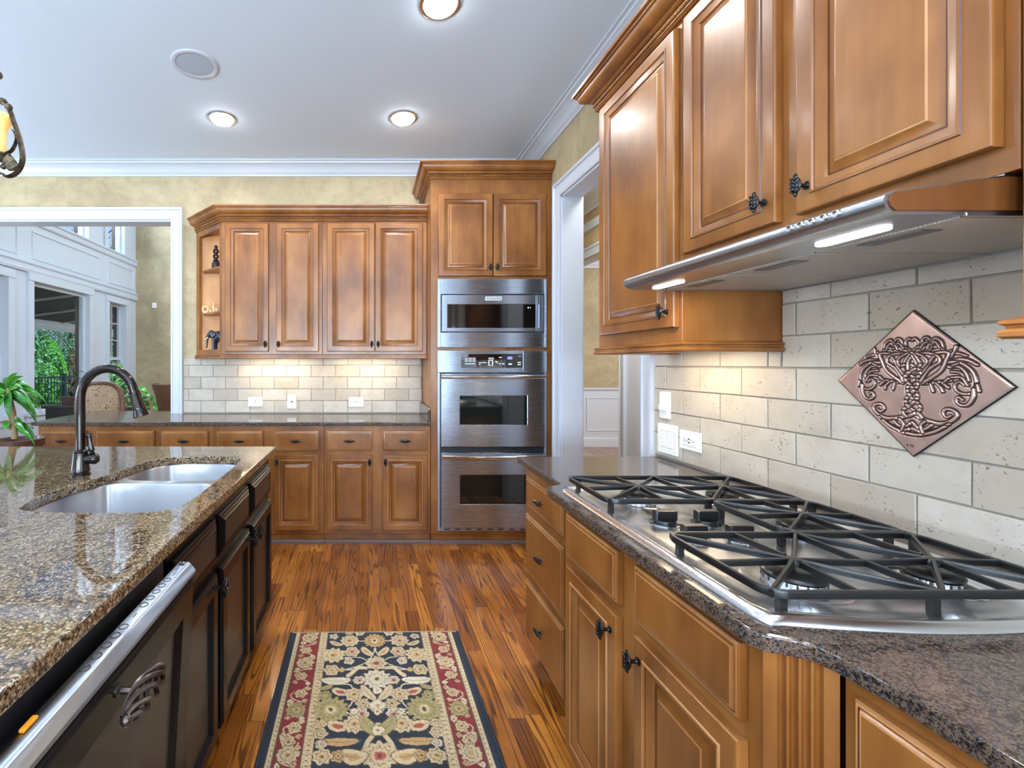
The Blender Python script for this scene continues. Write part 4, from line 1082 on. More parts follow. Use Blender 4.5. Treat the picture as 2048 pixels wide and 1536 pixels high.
m = MB(); m.lathe([(.017, .018), (.019, .024), (.019, .042), (.021, .050), (.020, .060), (.014, .068), (.004, .072), (.001, .072)], 20, (0, 0, .062), 'x'); hd = m.build('handle', 'bronze', t, smooth=50)
m = MB(); a0, a1 = V(.046, 0, .080), V(.030, 0, .158)
q = (a1-a0).normalized(); w2 = q.cross(u)
m.loops([[a0+q*h+(u*math.cos(a_)*r*.8+w2*math.sin(a_)*r) for a_ in [2*PI*k/14 for k in range(14)]] for r, h in [(.007, 0), (.012, .005), (.007, .010), (.0125, .016), (.0105, .03), (.0085, .058), (.0115, .072), (.012, .078), (.008, .083)]]); m.build('lever', 'bronze', hd, smooth=50)

# dishwasher with its panelled door ajar
DY0, DY1 = .552, 1.160
t = thing('dishwasher', 'dishwasher in the island, black panelled door slightly ajar showing the steel control strip', 'dishwasher', (0, 0, 0))
MB().box(-1.05, -.515, DY0+.008, DY1-.006, .10, .868).build('tub', 'slot', t)
MB().box(-1.05, -.58, DY0+.008, DY1-.006, 0, .098).build('toe_kick', 'black_wood', t)
dr = bpy.data.objects.new('door', None)
bpy.data.objects.remove(dr)
tilt = math.atan2(.040, .71); hx = -.494
dwm = Matrix.Translation((hx, DY0, .115)) @ Matrix.Rotation(tilt, 4, 'Y') @ rotz(PI/2)
Wd, Hd = DY1-DY0, .708
prof = [(0, .022), (0, -.010), (.004, -.014), (.009, -.014), (.012, -.018), (.017, -.018), (.020, -.022), (.028, -.022), (.075, -.022), (.079, -.018), (.084, -.018), (.090, -.010), (.095, -.0095)]
dm = panel(MB(), Wd, Hd, prof).build('door', 'black_wood', t); dm.matrix_local = dwm
q = MB(); q.box(.092, Wd-.092, -.0099, -.006, .092, Hd-.092); q.build('panel', 'black_panel', dm)
m = MB(); L = [(.022, Hd+.001), (.022, Hd+.026), (.0, Hd+.026), (-.006, Hd+.022), (-.019, Hd+.008), (-.020, Hd+.001)]
m.prism(L, 'x', .002, Wd-.002); cs = m.build('control_strip', 'steel', dm, bevel=.001)
def ring_btn(x):
    mm = MB(); mm.tube([(x+.0085*math.cos(2*PI*k/20), .011+.0078*math.sin(2*PI*k/20), Hd+.0262) for k in range(20)], .0010, 6, closed=True); return mm
for k, x in enumerate([.20, .232, .262, .291, .319, .398, .426, .453, .480, .507]):
    ring_btn(x).build('button', 'dark_print', dm)
for x0_, x1_, y0_, y1_ in [(.352, .366, .009, .011), (.53, .55, .006, .008), (.553, .573, .010, .012), (.582, .596, .004, .018), (.598, .604, .004, .008), (.598, .604, .013, .017)]: MB().box(x0_, x1_, y0_, y1_, Hd+.0255, Hd+.0264).build('printed_mark', 'dark_print', dm, smooth=0)
m = MB(); m.box(.066, .094, .010, .019, Hd+.0262, Hd+.032); m.build('latch', 'amber', dm, bevel=.002)
dup(BIGCAGE, dm, (.245, -.022, Hd-.040), (0, PI/2, 0))

# ---------------------------------------------------------------- wall plates
def plate_thing(name, label, cat, place, w_, h_, kind, group=None):
    t = thing(name, label, cat, (0, 0, 0), 0, group)
    t.location, t.rotation_euler = place[0], (0, 0, place[1])
    m = MB(); m.loops([rect_loop(-w_/2+i, w_/2-i, -h_/2+i, h_/2-i, y, .004) for i, y in ((0, 0), (0, -.004), (.002, -.0065), (.004, -.007))]); m.build('face_plate', 'plate', t)
    if kind == 'outlet':
        m = MB(); m.loops([rect_loop(-w_*.30+i, w_*.30-i, -h_*.26+i, h_*.26-i, y, .004) for i, y in ((0, -.0065), (0, -.009), (.001, -.0095))]); r = m.build('receptacle', 'plate', t)
        m = MB()
        for s_ in (-1, 1):
            c = s_*w_*.15
            m.box(c-.011, c-.004, -.0099, -.009, .004, .0065); m.box(c-.011, c-.004, -.0099, -.009, -.0065, -.004); m.cyl((c+.007, -.0099, 0), (c+.007, -.009, 0), .0028, n=10)
        m.box(-.004, .004, -.0101, -.009, -.010, -.004); m.box(-.004, .004, -.0101, -.009, .004, .010)
        m.build('slots', 'slot', r, smooth=0, doubles=False)
    elif kind == 'cable':
        m = MB(); m.lathe([(.0075, .0065), (.0075, .009), (.005, .010), (.005, .016), (.001, .016)], 14, (0, 0, 0), 'y'); m.build('jack', 'slot', t)
        m = MB(); m.ball((0, -.007, .040), .0028, 8, 6); m.ball((0, -.007, -.040), .0028, 8, 6); m.build('screw', 'slot', t, doubles=False)
    elif kind == 'dimmer':
        m = MB(); m.lathe([(.019, .0065), (.019, .012), (.0165, .022), (.015, .024), (.001, .024)], 20, (0, 0, -.008), 'y'); m.build('dial', 'plate', t, smooth=40)
    elif kind == 'double':
        for s_ in (-1, 1):
            c = s_*.024
            m = MB(); m.loops([rect_loop(c-.0175+i, c+.0175-i, -.036+i, .036-i, y) for i, y in ((0, -.0062), (0, -.0090), (.001, -.0095))]); m.build('rocker', 'plate', t)
            m = MB(); frame_ring(m, (c-.0195, c+.0195, -.038, .038), (c-.018, c+.018, -.0365, .0365), -.0062, -.0072); m.build('rocker_gap', 'grey_print', t, smooth=0, doubles=False)
ty = BY-.013
plate_thing('outlet', 'white horizontal outlet on the back splash tile, leftmost, nearest the faucet', 'outlet', ((-.980, ty, 1.015), 0), .126, .084, 'outlet', 'outlets on the back wall tile')
plate_thing('outlet', 'white horizontal outlet on the back splash tile nearest the oven tower', 'outlet', ((-.107, ty, 1.013), 0), .132, .084, 'outlet', 'outlets on the back wall tile')
plate_thing('cable_plate', 'white upright cable jack plate between the two outlets on the back wall tile', 'wall plate', ((-.665, ty, 1.016), 0), .078, .121, 'cable')
tx = RX-.013
plate_thing('dimmer_switch', 'white dimmer switch with round dial on the right wall tile, uppermost plate', 'switch', ((tx, 2.095, 1.157), RZ), .074, .122, 'dimmer')
plate_thing('light_switch', 'white double rocker light switch low on the right wall tile at the far end', 'switch', ((tx, 2.076, 1.005), RZ), .135, .135, 'double')
plate_thing('outlet', 'white horizontal outlet on the right wall tile beside the double light switch', 'outlet', ((tx, 1.930, 1.022), RZ), .128, .080, 'outlet')

# ---------------------------------------------------------------- ceiling fixtures
def can_light(x, y, label):
    t = thing('recessed_light', label, 'ceiling light', (x, y, ZC), 0, 'recessed ceiling lights')
    m = MB(); m.lathe([(.100, -.0005), (.100, -.004), (.094, -.007), (.085, -.007), (.080, -.004), (.080, -.0005)], 36); m.build('trim_ring', 'chrome', t, smooth=50)
    m = MB(); m.lathe([(.0795, -.001), (.079, -.010), (.070, -.020), (.04, -.028), (.001, -.030)], 36); m.build('lens', 'can_lens', t, smooth=60)
CANS = [(-1.033, 3.245, 'lit recessed ceiling light just past the round white speaker'), (.243, 3.238, 'lit recessed ceiling light closest to the oven tower'), (.345, 2.212, 'lit recessed ceiling light cut by the top edge of the photo')]
for x, y, l in CANS: can_light(x, y, l)
for x, y in [c[:2] for c in CANS]+[(-1.03, 1.0), (.34, .6), (.34, -1.4), (-1.03, -1.4), (-2.5, 1.2), (-2.5, -1.4), (-2.5, 3.2)]:  # positions after CANS are added fill lamps, out of view, without fixtures
    area('can_and_fill_light', (x, y, ZC-.032), (0, 0, 0), .14, .14, 8, (1, .975, .94), 'DISK')
t = thing('ceiling_speaker', 'round flush white loudspeaker in the ceiling', 'speaker', (-1.0, 2.654, ZC))
MB().lathe([(.128, -.0005), (.128, -.005), (.122, -.008), (.108, -.008), (.104, -.005), (.104, -.0005)], 40).build('trim_ring', 'white', t, smooth=50)
MB().lathe([(.104, -.001), (.103, -.0055), (.06, -.0065), (.001, -.007)], 40).build('grille', 'grille', t, smooth=50)
# chandelier over the island, only one arm in view
PX = lambda x, y, Y: V((x-737)/920*Y, Y, H-(y-727)/920*Y)
cy = 1.60; cxx = -1.62
t = thing('chandelier', 'antique iron scroll chandelier with an amber glass cup at the left edge', 'chandelier', (cxx, cy, 0))
m = MB(); m.lathe([(.012, 1.90), (.03, 1.93), (.02, 1.96), (.035, 2.0), (.02, 2.06), (.014, 2.3), (.03, 2.36), (.03, 2.40), (.012, 2.44), (.010, 2.98), (.06, 3.03), (.07, 3.072)], 18); m.build('stem', 'antique', t, smooth=50)
def arm_mesh():
    m = MB()
    def p(x, y): q = PX(x, y, cy); return V(q.x-cxx, 0, q.z)
    fl = [(-.004, -.010), (.004, -.010), (.004, .010), (-.004, .010)]
    def strap(pts, w0, w1):
        P = smooth_open([tuple(q) for q in pts], 7); n = len(P); L = []
        for i in range(n):
            a_, b_ = Vector(P[max(i-1, 0)]), Vector(P[min(i+1, n-1)]); d_ = (b_-a_).normalized(); s = V(0, 1, 0).cross(d_); wd = w0+(w1-w0)*math.sin(PI*min(1, i/(n-1)*1.1))
            L.append([Vector(P[i])+s*u*wd*.4+V(0, v_*wd*1.3, 0) for u, v_ in ((-1, -.7), (-.2, -1), (1, -.6), (1, .6), (-.2, 1), (-1, .7))])
        m.loops(L)
    strap([V(.02, 0, 2.40), V(.16, 0, 2.36), p(-12, 192), p(5, 205), p(17, 216), p(26, 240), p(38, 275), p(45, 312), p(40, 335), p(28, 349), p(12, 353), p(-4, 346), V(.20, 0, 2.0), V(.03, 0, 1.97)], .006, .011)
    strap([p(24, 259), p(31, 270), p(32, 283), p(24, 300), p(12, 308), p(8, 318), p(16, 322), p(20, 314), p(16, 311)], .003, .007)
    strap([p(-10, 322), p(-2, 330), p(6, 337), p(11, 332), p(7, 327), p(3, 332)], .003, .006)
    for a_ in range(5):
        q = p(14+a_*3, 318+a_*4); m.ball(q, (.012, .010, .022), 8, 6, Matrix.Rotation(.5+a_*.15, 3, 'Y'))
    m.ball(p(17, 214), (.012, .014, .012), 10, 8); m.ball(p(5, 203), (.015, .016, .011), 10, 8); m.ball(p(-4, 150), (.014, .014, .014), 10, 8)
    strap([V(.02, 0, 2.42), V(.2, 0, 2.46), p(-20, 160), p(-4, 150)], .004, .007)
    m.lathe([(.012, 0), (.020, .012), (.03, .020), (.026, .026)], 14, p(-2, 322))
    return m
arm = arm_mesh().build('arm', 'antique', t, smooth=50, doubles=False)
q = PX(-2, 318, cy); g0 = V(q.x-cxx, 0, q.z)
m = MB(); m.lathe([(.010, .02), (.022, .03), (.021, .06), (.024, .10), (.036, .128), (.048, .142), (.046, .150), (.033, .134), (.020, .10), (.018, .05), (.001, .04)], 22, g0); gl = m.build('glass_cup', 'amber_glass', t, smooth=60)
for k in range(1, 3):
    c = dup(arm, t, (0, 0, 0), (0, 0, k*2*PI/3)); c = dup(gl, t, (0, 0, 0), (0, 0, k*2*PI/3))
# under-cabinet strips
def strip_light(label, loc, rz, L_, pw):
    t = thing('under_cabinet_light', label, 'light', loc, rz, None)
    MB().box(-L_/2, L_/2, -.03, .03, -.016, 0).build('housing', 'plate', t, bevel=.002)
    MB().box(-L_/2+.012, L_/2-.012, -.022, .022, -.019, -.0161).build('lens', 'rail_lens', t, bevel=.001)
    o = area('under_cabinet_glow', (0, 0, -.021), (0, 0, 0), L_-.03, .04, pw, (1, .80, .55)); o.parent = t
strip_light('warm strip light under the wall cabinets next to the corner shelves', (-.78, 3.84, UZ0-.001), 0, .55, 2.0)
strip_light('warm strip light under the wall cabinets next to the oven tower', (-.02, 3.84, UZ0-.001), 0, .50, 1.6)
strip_light('warm strip light under the single-door cabinet by the light switches', (1.20, 1.76, UZ0-.001), PI/2, .36, 1.3)

# ---------------------------------------------------------------- persian runner
RU0, RYF, RWD, RLEN = .029, 2.298, .826, 1.62
def rz_(zx, zy):
    x, y = 520+zx*.234375, 1240+zy*.234375
    Y_ = 1239.24/(y-727); return (x-737)/920*Y_-RU0, RYF-Y_
cell = .003; nu, nv = int(RWD/cell)+1, int(RLEN/cell)+1
uu = np.linspace(-RWD/2, RWD/2, nu); vv = np.linspace(0, RLEN, nv)
UU, VV = np.meshgrid(uu, vv)
lc = lambda *c: np.array(lin(*c)[:3])
IM = np.zeros((nv, nu, 3)); au = np.abs(UU)
NAVY, CREAM, GOLD, RED, ROSE, BRN, PALE, OLV = lc(40, 47, 58), lc(206, 184, 146), lc(190, 154, 104), lc(132, 42, 46), lc(176, 88, 80), lc(92, 70, 54), lc(214, 202, 176), lc(166, 152, 104)
rng = np.random.default_rng(5)
def blur_noise(s):
    h, w_ = int(RLEN/s)+2, int(RWD/s)+2; g = rng.random((h, w_))
    a = VV/s; b = (UU+RWD/2)/s; i = a.astype(int); j = b.astype(int); fa, fb = a-i, b-j
    return (g[i, j]*(1-fa)*(1-fb)+g[i+1, j]*fa*(1-fb)+g[i, j+1]*(1-fa)*fb+g[i+1, j+1]*fa*fb)
wob = (blur_noise(.008)-.5)*.008
IM[:] = NAVY
def put(mask, col, a=1.): IM[mask] = IM[mask]*(1-a)+col*a
put(au+wob*.4 > .228, CREAM); put((au+wob*.3 > .268) & (au < .362), RED)
for e in (.230, .266, .268, .360, .364): put(np.abs(au+wob*.3-e) < .0022, BRN, .8)
VIS = 2.298-1.50
vf = np.where(VV > VIS, 2*VIS-VV, VV)      # the design is mirrored end to end
def flower(u, v, r, col, n=9, core=None, sq=1., ring=True, rot=0.):
    for s_ in ((1, -1) if abs(u) > .012 else (1,)):
        du, dv = UU-u*s_, (vf-v)/sq
        d_ = np.hypot(du, dv)+wob; th = np.arctan2(dv, du*s_)+rot
        R_ = r*(1+.11*np.cos(n*th))
        put(d_ < R_+.004, BRN, .55); put(d_ < R_, col)
        if ring: put(np.abs(d_-R_*.62) < .0024, BRN, .6); put((np.abs(np.sin(n*th*.5)) < .16) & (d_ > R_*.3) & (d_ < R_*.95), BRN, .35)
        put(d_ < R_*.34, core if core is not None else GOLD); put(d_ < R_*.14, BRN)
def leafp(u, v, a, b, ang_, col, core=None):
    for s_ in (1, -1):
        du, dv = (UU-u*s_)*s_, vf-v
        p_ = du*math.cos(ang_)+dv*math.sin(ang_); q_ = -du*math.sin(ang_)+dv*math.cos(ang_)
        d_ = np.hypot(p_/a, (q_+.35*b*(p_/a)**2)/b)+wob*14
        put(d_ < 1.14, BRN, .55); put(d_ < 1, col)
        if core is not None: put(d_ < .5, core)
        put((np.abs(q_+.35*b*(p_/a)**2) < .0018) & (np.abs(p_) < a*.8), BRN, .5)
def vine(pts, wd, col=PALE):
    P = smooth_open(pts, 10)
    for s_ in (1, -1):
        best = np.full(UU.shape, 9.)
        for (a0, b0), (a1, b1) in zip(P, P[1:]):
            a0, a1 = a0*s_, a1*s_; L2 = (a1-a0)**2+(b1-b0)**2+1e-12
            t_ = np.clip(((UU-a0)*(a1-a0)+(vf-b0)*(b1-b0))/L2, 0, 1)
            best = np.minimum(best, np.hypot(UU-a0-t_*(a1-a0), vf-b0-t_*(b1-b0)))
        put(best < wd, col)
F = lambda zx, zy, r, col, **k: flower(*rz_(zx, zy), r, col, **k)
Lf = lambda zx, zy, a, b, g_, col, core=None: leafp(*rz_(zx, zy), a, b, g_, col, core)
W_ = lambda pts, wd=.0028, col=PALE: vine([rz_(*p) for p in pts], wd, col)
W_([(985, 260), (930, 350), (840, 405), (690, 445)]); W_([(720, 335), (850, 335), (925, 372)]); W_([(720, 785), (770, 725), (790, 660)])
W_([(720, 785), (850, 772), (960, 765)]); W_([(700, 790), (800, 850), (830, 890)]); W_([(700, 190), (760, 190), (900, 195)]); W_([(640, 430), (760, 440), (860, 430)])
W_([(985, 700), (930, 740), (960, 800), (990, 780)], .005, CREAM); W_([(985, 910), (960, 980), (900, 1060), (860, 1140), (780, 1180)], .009, CREAM); W_([(640, 560), (760, 570), (790, 640)]); W_([(500, 1050), (600, 1060), (700, 1060)])
W_([(900, 425), (830, 425), (780, 465), (745, 490)], .010, CREAM)
F(978, 190, .050, GOLD, n=16, core=CREAM); F(765, 190, .043, CREAM, n=10); F(632, 155, .021, PALE, n=5); Lf(645, 215, .034, .014, .5, CREAM, GOLD); F(762, 122, .018, CREAM, n=5); F(850, 125, .022, PALE, n=6)
Lf(905, 285, .040, .017, .9, CREAM, GOLD); F(782, 285, .034, CREAM, n=6, core=ROSE); F(625, 312, .050, CREAM, n=11, core=GOLD); F(755, 365, .022, PALE, n=5, core=ROSE)
F(605, 440, .034, CREAM, n=6); F(690, 440, .014, GOLD, n=4, ring=False); F(985, 385, .044, CREAM, n=8, core=ROSE); F(990, 520, .056, PALE, n=12, core=CREAM)
F(838, 530, .024, PALE, n=6, core=ROSE); Lf(640, 535, .062, .022, .0, PALE); Lf(675, 630, .038, .02, .3, CREAM, ROSE); F(792, 652, .036, CREAM, n=8); Lf(905, 640, .05, .018, 1.0, CREAM); F(545, 660, .026, OLV, n=5)
Lf(560, 590, .03, .012, -.4, OLV)
F(590, 780, .064, OLV, n=15, core=CREAM); F(865, 730, .027, CREAM, n=6, core=GOLD); F(855, 820, .027, PALE, n=6, core=ROSE); F(790, 800, .014, PALE, n=4, ring=False); F(990, 745, .028, PALE, n=4, ring=False); F(990, 620, .020, PALE, n=3, ring=False); F(990, 800, .016, PALE, n=3, ring=False)
Lf(650, 925, .044, .024, .2, CREAM, ROSE); F(790, 905, .040, CREAM, n=9, core=GOLD); Lf(915, 930, .055, .024, .9, OLV); F(500, 905, .022, CREAM, n=5); F(500, 985, .024, CREAM, n=5); Lf(665, 1060, .066, .017, .0, GOLD)
F(990, 960, .022, PALE, n=3, ring=False); F(1000, 1180, .056, CREAM, n=12, core=ROSE); Lf(770, 1190, .048, .030, .2, CREAM, GOLD); F(640, 1180, .024, GOLD, n=5); F(510, 1180, .032, CREAM, n=7); F(500, 1075, .018, PALE, n=5)
# border
def bflower(v, r, col, n): 
    flower(.315, v, r, col, n=n, core=GOLD)
vs = [rz_(0, z)[1] for z in (160, 270, 375, 490, 640, 780, 930, 1055, 1165)]
for k, v_ in enumerate(vs):
    big = k % 3 == 2 or k == 0 or k == 5 or k == 8
    s_ = 1 if k % 2 else -1
    vine([(.285, v_-.05), (.315+s_*.02, v_-.03), (.345, v_), (.315-s_*.02, v_+.03), (.285, v_+.05)], .0026, CREAM)
    flower(.315+(0 if big else s_*.006), v_, .036 if big else .024, OLV if k == 5 else CREAM, n=10 if big else 6, core=GOLD)
    flower(.315-s_*.028, v_+.045, .011, PALE, n=4, ring=False); flower(.315+s_*.026, v_+.038, .010, ROSE*.5+CREAM*.5, n=4, ring=False); flower(.315+s_*.030, v_-.03, .010, CREAM, n=4, ring=False)
dots = ((np.abs(au-.373) < .0035) | (np.abs(au-.249) < .0045)) & (np.abs((VV/.021) % 1-.5) < .17); put(dots, BRN, .75)
dots = ((np.abs(au-.257) < .003) | (np.abs(au-.239) < .003)) & (np.abs((VV/.016+.5) % 1-.5) < .2); put(dots, GOLD*.6, .6)
put(au > .384, NAVY); put(VV < .008, CREAM*.7); put(VV > RLEN-.008, CREAM*.7)
IM *= (.82+.36*blur_noise(.0045))[..., None]*(.9+.2*blur_noise(.09))[..., None]
t = thing('rug', 'navy persian runner with cream flowers and red borders on the oak floor', 'rug', (RU0, RYF, 0), .012)
def grid_mesh(name, PX_, PY_, PZ_, COL, mat, parent):
    nv_, nu_ = PX_.shape
    co = np.stack([PX_, PY_, PZ_], -1).reshape(-1, 3).astype(np.float32)
    idx = np.arange(nv_*nu_).reshape(nv_, nu_)
    fc = np.stack([idx[:-1, :-1], idx[:-1, 1:], idx[1:, 1:], idx[1:, :-1]], -1).reshape(-1, 4)
    me = bpy.data.meshes.new(name); me.from_pydata(co.tolist(), [], fc.tolist())
    at = me.color_attributes.new('Col', 'FLOAT_COLOR', 'POINT')
    at.data.foreach_set('color', np.concatenate([COL.reshape(-1, 3), np.ones((nv_*nu_, 1))], 1).astype(np.float32).ravel())
    me.materials.append(M[mat]); me.shade_smooth(); me.update()
    o = bpy.data.objects.new(name, me); C.objects.link(o); o.parent = parent; return o
hz = .0085-.004*np.clip((np.abs(UU)-(RWD/2-.012))/.012, 0, 1)
o = grid_mesh('pile', UU, -VV, hz, np.clip(IM, 0, 1), 'rug', t)
if o.data.polygons[0].normal.z < 0: o.data.flip_normals()
m = MB(); m.box(-RWD/2, RWD/2, -RLEN, 0, .0005, .0046); m.bar([(-RWD/2, 0, .0046), (-RWD/2, -RLEN, .0046)], [(-.006, -.004), (.004, -.004), (.004, .003), (-.002, .0052), (-.006, .002)]); m.bar([(RWD/2, 0, .0046), (RWD/2, -RLEN, .0046)], [(-.004, -.004), (.006, -.004), (.006, .002), (.002, .0052), (-.004, .003)]); m.build('binding', 'navy', t, doubles=False)

# ---------------------------------------------------------------- copper plaque
t = thing('copper_plaque', 'diamond-hung square copper plaque with an embossed knotwork tree on the tile', 'plaque', (RX-.0135, 1.139, 1.298), RZ)
hd = .257/2; n_ = 360
ga = np.linspace(-hd, hd, n_); GA, GB = np.meshgrid(ga, ga)
S_ = (GA-GB)/math.sqrt(2); T_ = (GA+GB)/math.sqrt(2)
HT = np.zeros_like(S_); DK = np.zeros_like(S_)
def pz(zx, zy):
    x, y = 1690+zx*.2018, 610+zy*.2018; Y_ = 1256.7/(x-737); return 1.139-Y_, H-(y-727)/920*Y_-1.298
def emboss(P, w0, w1=None, gr=.0030, hmax=.0026):
    w1 = w0 if w1 is None else w1; n = len(P)-1
    best = np.full(S_.shape, 9.); rel = np.full(S_.shape, 9.)
    for i in range(n):
        (a0, b0), (a1, b1) = P[i], P[i+1]; wd = w0+(w1-w0)*i/max(1, n-1)
        L2 = (a1-a0)**2+(b1-b0)**2+1e-12; t_ = np.clip(((S_-a0)*(a1-a0)+(T_-b0)*(b1-b0))/L2, 0, 1)
        d_ = np.hypot(S_-a0-t_*(a1-a0), T_-b0-t_*(b1-b0)); k_ = d_/wd; upd = k_ < rel
        rel = np.where(upd, k_, rel); best = np.where(upd, d_-wd, best)
    ins = best < 0; grv = (best >= 0) & (best < gr)
    HT[grv] = -.0008; DK[grv] = 1.
    HT[ins] = hmax*np.sqrt(np.clip(1-rel[ins]**2, 0, 1))*.8+.0006; DK[ins] = np.clip((rel[ins]-.60)*2.4, 0, .9)
def both(pts, w0, w1=None):
    P = smooth_open([pz(*q) for q in pts], 6); w0 *= .66; w1 = None if w1 is None else w1*.66
    emboss(P, w0, w1); emboss([(-a, b) for a, b in P], w0, w1)
w6 = .0038
for pts, a, b in [
    ([(740, 470), (690, 420), (680, 370), (715, 335), (740, 350)], .004, .003), ([(725, 450), (660, 410), (640, 350), (600, 335), (570, 365)], .0042, .0025),
    ([(700, 460), (620, 430), (570, 390), (530, 350), (480, 380), (460, 440)], .0042, .003), ([(640, 480), (560, 440), (500, 430), (440, 480)], .004, .0028), ([(560, 430), (540, 380), (510, 400), (490, 440)], .003, .002),
    ([(660, 430), (630, 390), (600, 380)], .003, .002), ([(600, 440), (580, 400), (560, 410)], .003, .002),
    ([(420, 500), (350, 495), (290, 515)], .0045, .003), ([(400, 520), (375, 470), (365, 435)], .0034, .0046), ([(400, 560), (330, 545), (265, 560), (220, 590)], .0040, .0046), ([(440, 520), (400, 470)], .003, .003),
    ([(420, 570), (330, 575), (250, 640), (222, 730), (240, 810), (300, 835), (355, 815), (375, 770), (340, 735), (300, 760)], .0046, .003),
    ([(240, 790), (245, 860), (280, 920), (330, 930), (362, 900), (345, 865), (315, 885)], .0050, .003), ([(215, 750), (205, 800)], .003, .004),
    ([(420, 610), (340, 610), (290, 660), (270, 720)], .0042, .003), ([(400, 650), (330, 660), (300, 700)], .0036, .0025), ([(390, 700), (320, 700), (280, 760)], .0036, .003), ([(390, 600), (350, 580)], .003, .003),
    ([(640, 770), (560, 760), (480, 745), (400, 730)], .0046, .003), ([(470, 750), (425, 790)], .003, .0046), ([(520, 760), (480, 800), (470, 830)], .003, .0044), ([(570, 770), (550, 835)], .003, .0044), ([(450, 740), (420, 710)], .003, .004),
    ([(650, 770), (560, 710), (480, 640), (440, 550), (420, 490), (480, 480), (560, 490)], .0054, .004), ([(660, 750), (600, 650), (540, 600), (495, 570), (500, 520), (560, 490), (620, 480)], .0050, .0035), ([(700, 740), (630, 650), (560, 540), (540, 515)], .0046, .003),
    ([(745, 710), (690, 660), (660, 600), (690, 530), (745, 470)], .0042, .0038), ([(745, 690), (705, 640), (705, 570), (745, 500)], .0036, .003), ([(640, 620), (600, 560), (640, 510), (700, 480)], .0036, .003),
    ([(700, 1095), (600, 1120), (480, 1120), (395, 1075), (355, 1020), (385, 985), (440, 985), (465, 1025), (435, 1055), (405, 1035)], .0066, .003), ([(740, 1225), (640, 1240), (560, 1210), (480, 1160), (420, 1110)], .0056, .004), ([(800, 1285), (690, 1275), (590, 1235), (520, 1195), (450, 1140)], .0050, .0044),
    ([(560, 1150), (620, 1200), (690, 1200), (740, 1160)], .0046, .004), ([(620, 1130), (660, 1180), (640, 1240)], .004, .004)]: both(pts, a, b)
# braided trunk
zt0, zt1 = .045, -.082
for k in range(14):
    for ph in ((0, 2.094, 4.19) if k % 2 else (4.19, 0, 2.094)):
        seg = []
        for j in range(6):
            u = (k+j/5*1.12)/14; amp = .0150+.005*math.cos(PI*2*u)
            seg.append((amp*math.sin(u*2*PI*1.55+ph), zt0+(zt1-zt0)*u))
        emboss(seg, .0036, gr=.0024)
edge = np.maximum(np.abs(GA), np.abs(GB)); HT -= np.clip((edge-(hd-.006))/.006, 0, 1)**2*.004
CU, PAT = lc(212, 180, 170), lc(28, 20, 22)
mott = np.sin(GA*61+np.sin(GB*43)*2)*np.sin(GB*57+1.3+np.sin(GA*37)*2)
COLc = CU*(1+.10*mott[..., None]); COLc = COLc*(1-.92*DK[..., None])+PAT*.92*DK[..., None]
o = grid_mesh('embossed_sheet', S_, -.0065-HT, T_, np.clip(COLc, 0, 1), 'copper', t)
m = MB(); r2 = hd*math.sqrt(2)
m.loops([[(0, y, r2-i), (r2-i, y, 0), (0, y, -r2+i), (-r2+i, y, 0)] for y, i in ((0, 0), (-.004, 0))]); m.build('backing', 'copper', t, smooth=0)
me = o.data
if sum(p.normal.y for p in list(me.polygons)[::500]) > 0: me.flip_normals()
lettering('V 16', .0085, (-.004, -.0070, -.155), (PI/2, 0, 0), 'dark_print', t, .0004)

# ---------------------------------------------------------------- plants
def leaf(m, base, dirv, up, L_, W2, droop, n=7, fold=.25):
    """a curved blade with a folded midrib"""
    d_ = Vector(dirv).normalized(); up = Vector(up); s = d_.cross(up); s = s.normalized() if s.length > 1e-4 else V(1, 0, 0)
    p = Vector(base); R = []; st = L_/n
    for i in range(n+1):
        u = i/n; wd = W2*(math.sin(PI*min(1, u*.96+.04))**.8)*(1-.25*u)
        nn = s.cross(d_).normalized()
        R.append([p-s*wd+nn*wd*fold, p, p+s*wd+nn*wd*fold])
        d_ = (d_+V(0, 0, -droop/n)).normalized(); p = p+d_*st
    m.strip(R)
rnd = random.Random(11)
def pot(name_label, loc, r0, r1, h, mat, parent):
    m = MB(); m.lathe([(r0*.95, 0), (r0, .004), (r1*.97, h*.80), (r1*1.08, h*.82), (r1*1.08, h), (r1*.98, h), (r1*.94, h*.9), (.001, h*.88)], 30); pp = m.build('pot', mat, parent, smooth=40)
    MB().lathe([(r1*.935, h*.885), (r1*.5, h*.90), (.001, h*.905)], 20).build('soil', 'soil', pp)
    return pp
PLX, PLY = PX(38, 880, 2.88).x, 2.88
t = thing('plant_stand', 'low white stool holding the leafy plant, mostly hidden behind the island', 'plant stand', (PLX, PLY, 0))
m = MB(); m.lathe([(.14, .60), (.145, .605), (.145, .625), (.14, .63)], 28); m.build('seat', 'white', t)
for k in range(4):
    q = PI/4+k*PI/2; MB().cyl((.11*math.cos(q), .11*math.sin(q), .60), (.14*math.cos(q), .14*math.sin(q), 0), .014, .012, 10).build('leg', 'white', t)
t = thing('potted_plant', 'large glossy strap-leaved plant in a brown pot behind the island by the counter end', 'plant', (PLX, PLY, .631))
pot('', None, .095, .125, .245, 'pot', t)
def P2(x, y, dy=0.): q = PX(x, y, PLY+dy); return V(q.x-PLX, dy, q.z-.631)
m = MB()
for a, b, r in (((30, 878), (16, 775), .016), ((26, 878), (26, 845), .012), ((20, 860), (12, 800), .010)): m.tube([P2(*a), (P2(*a)+P2(*b))/2+V(.006, .01, 0), P2(*b)], [r, r*.85, r*.7], 8)
m.build('stem', 'stalk', t, smooth=60, doubles=False)
m = MB()
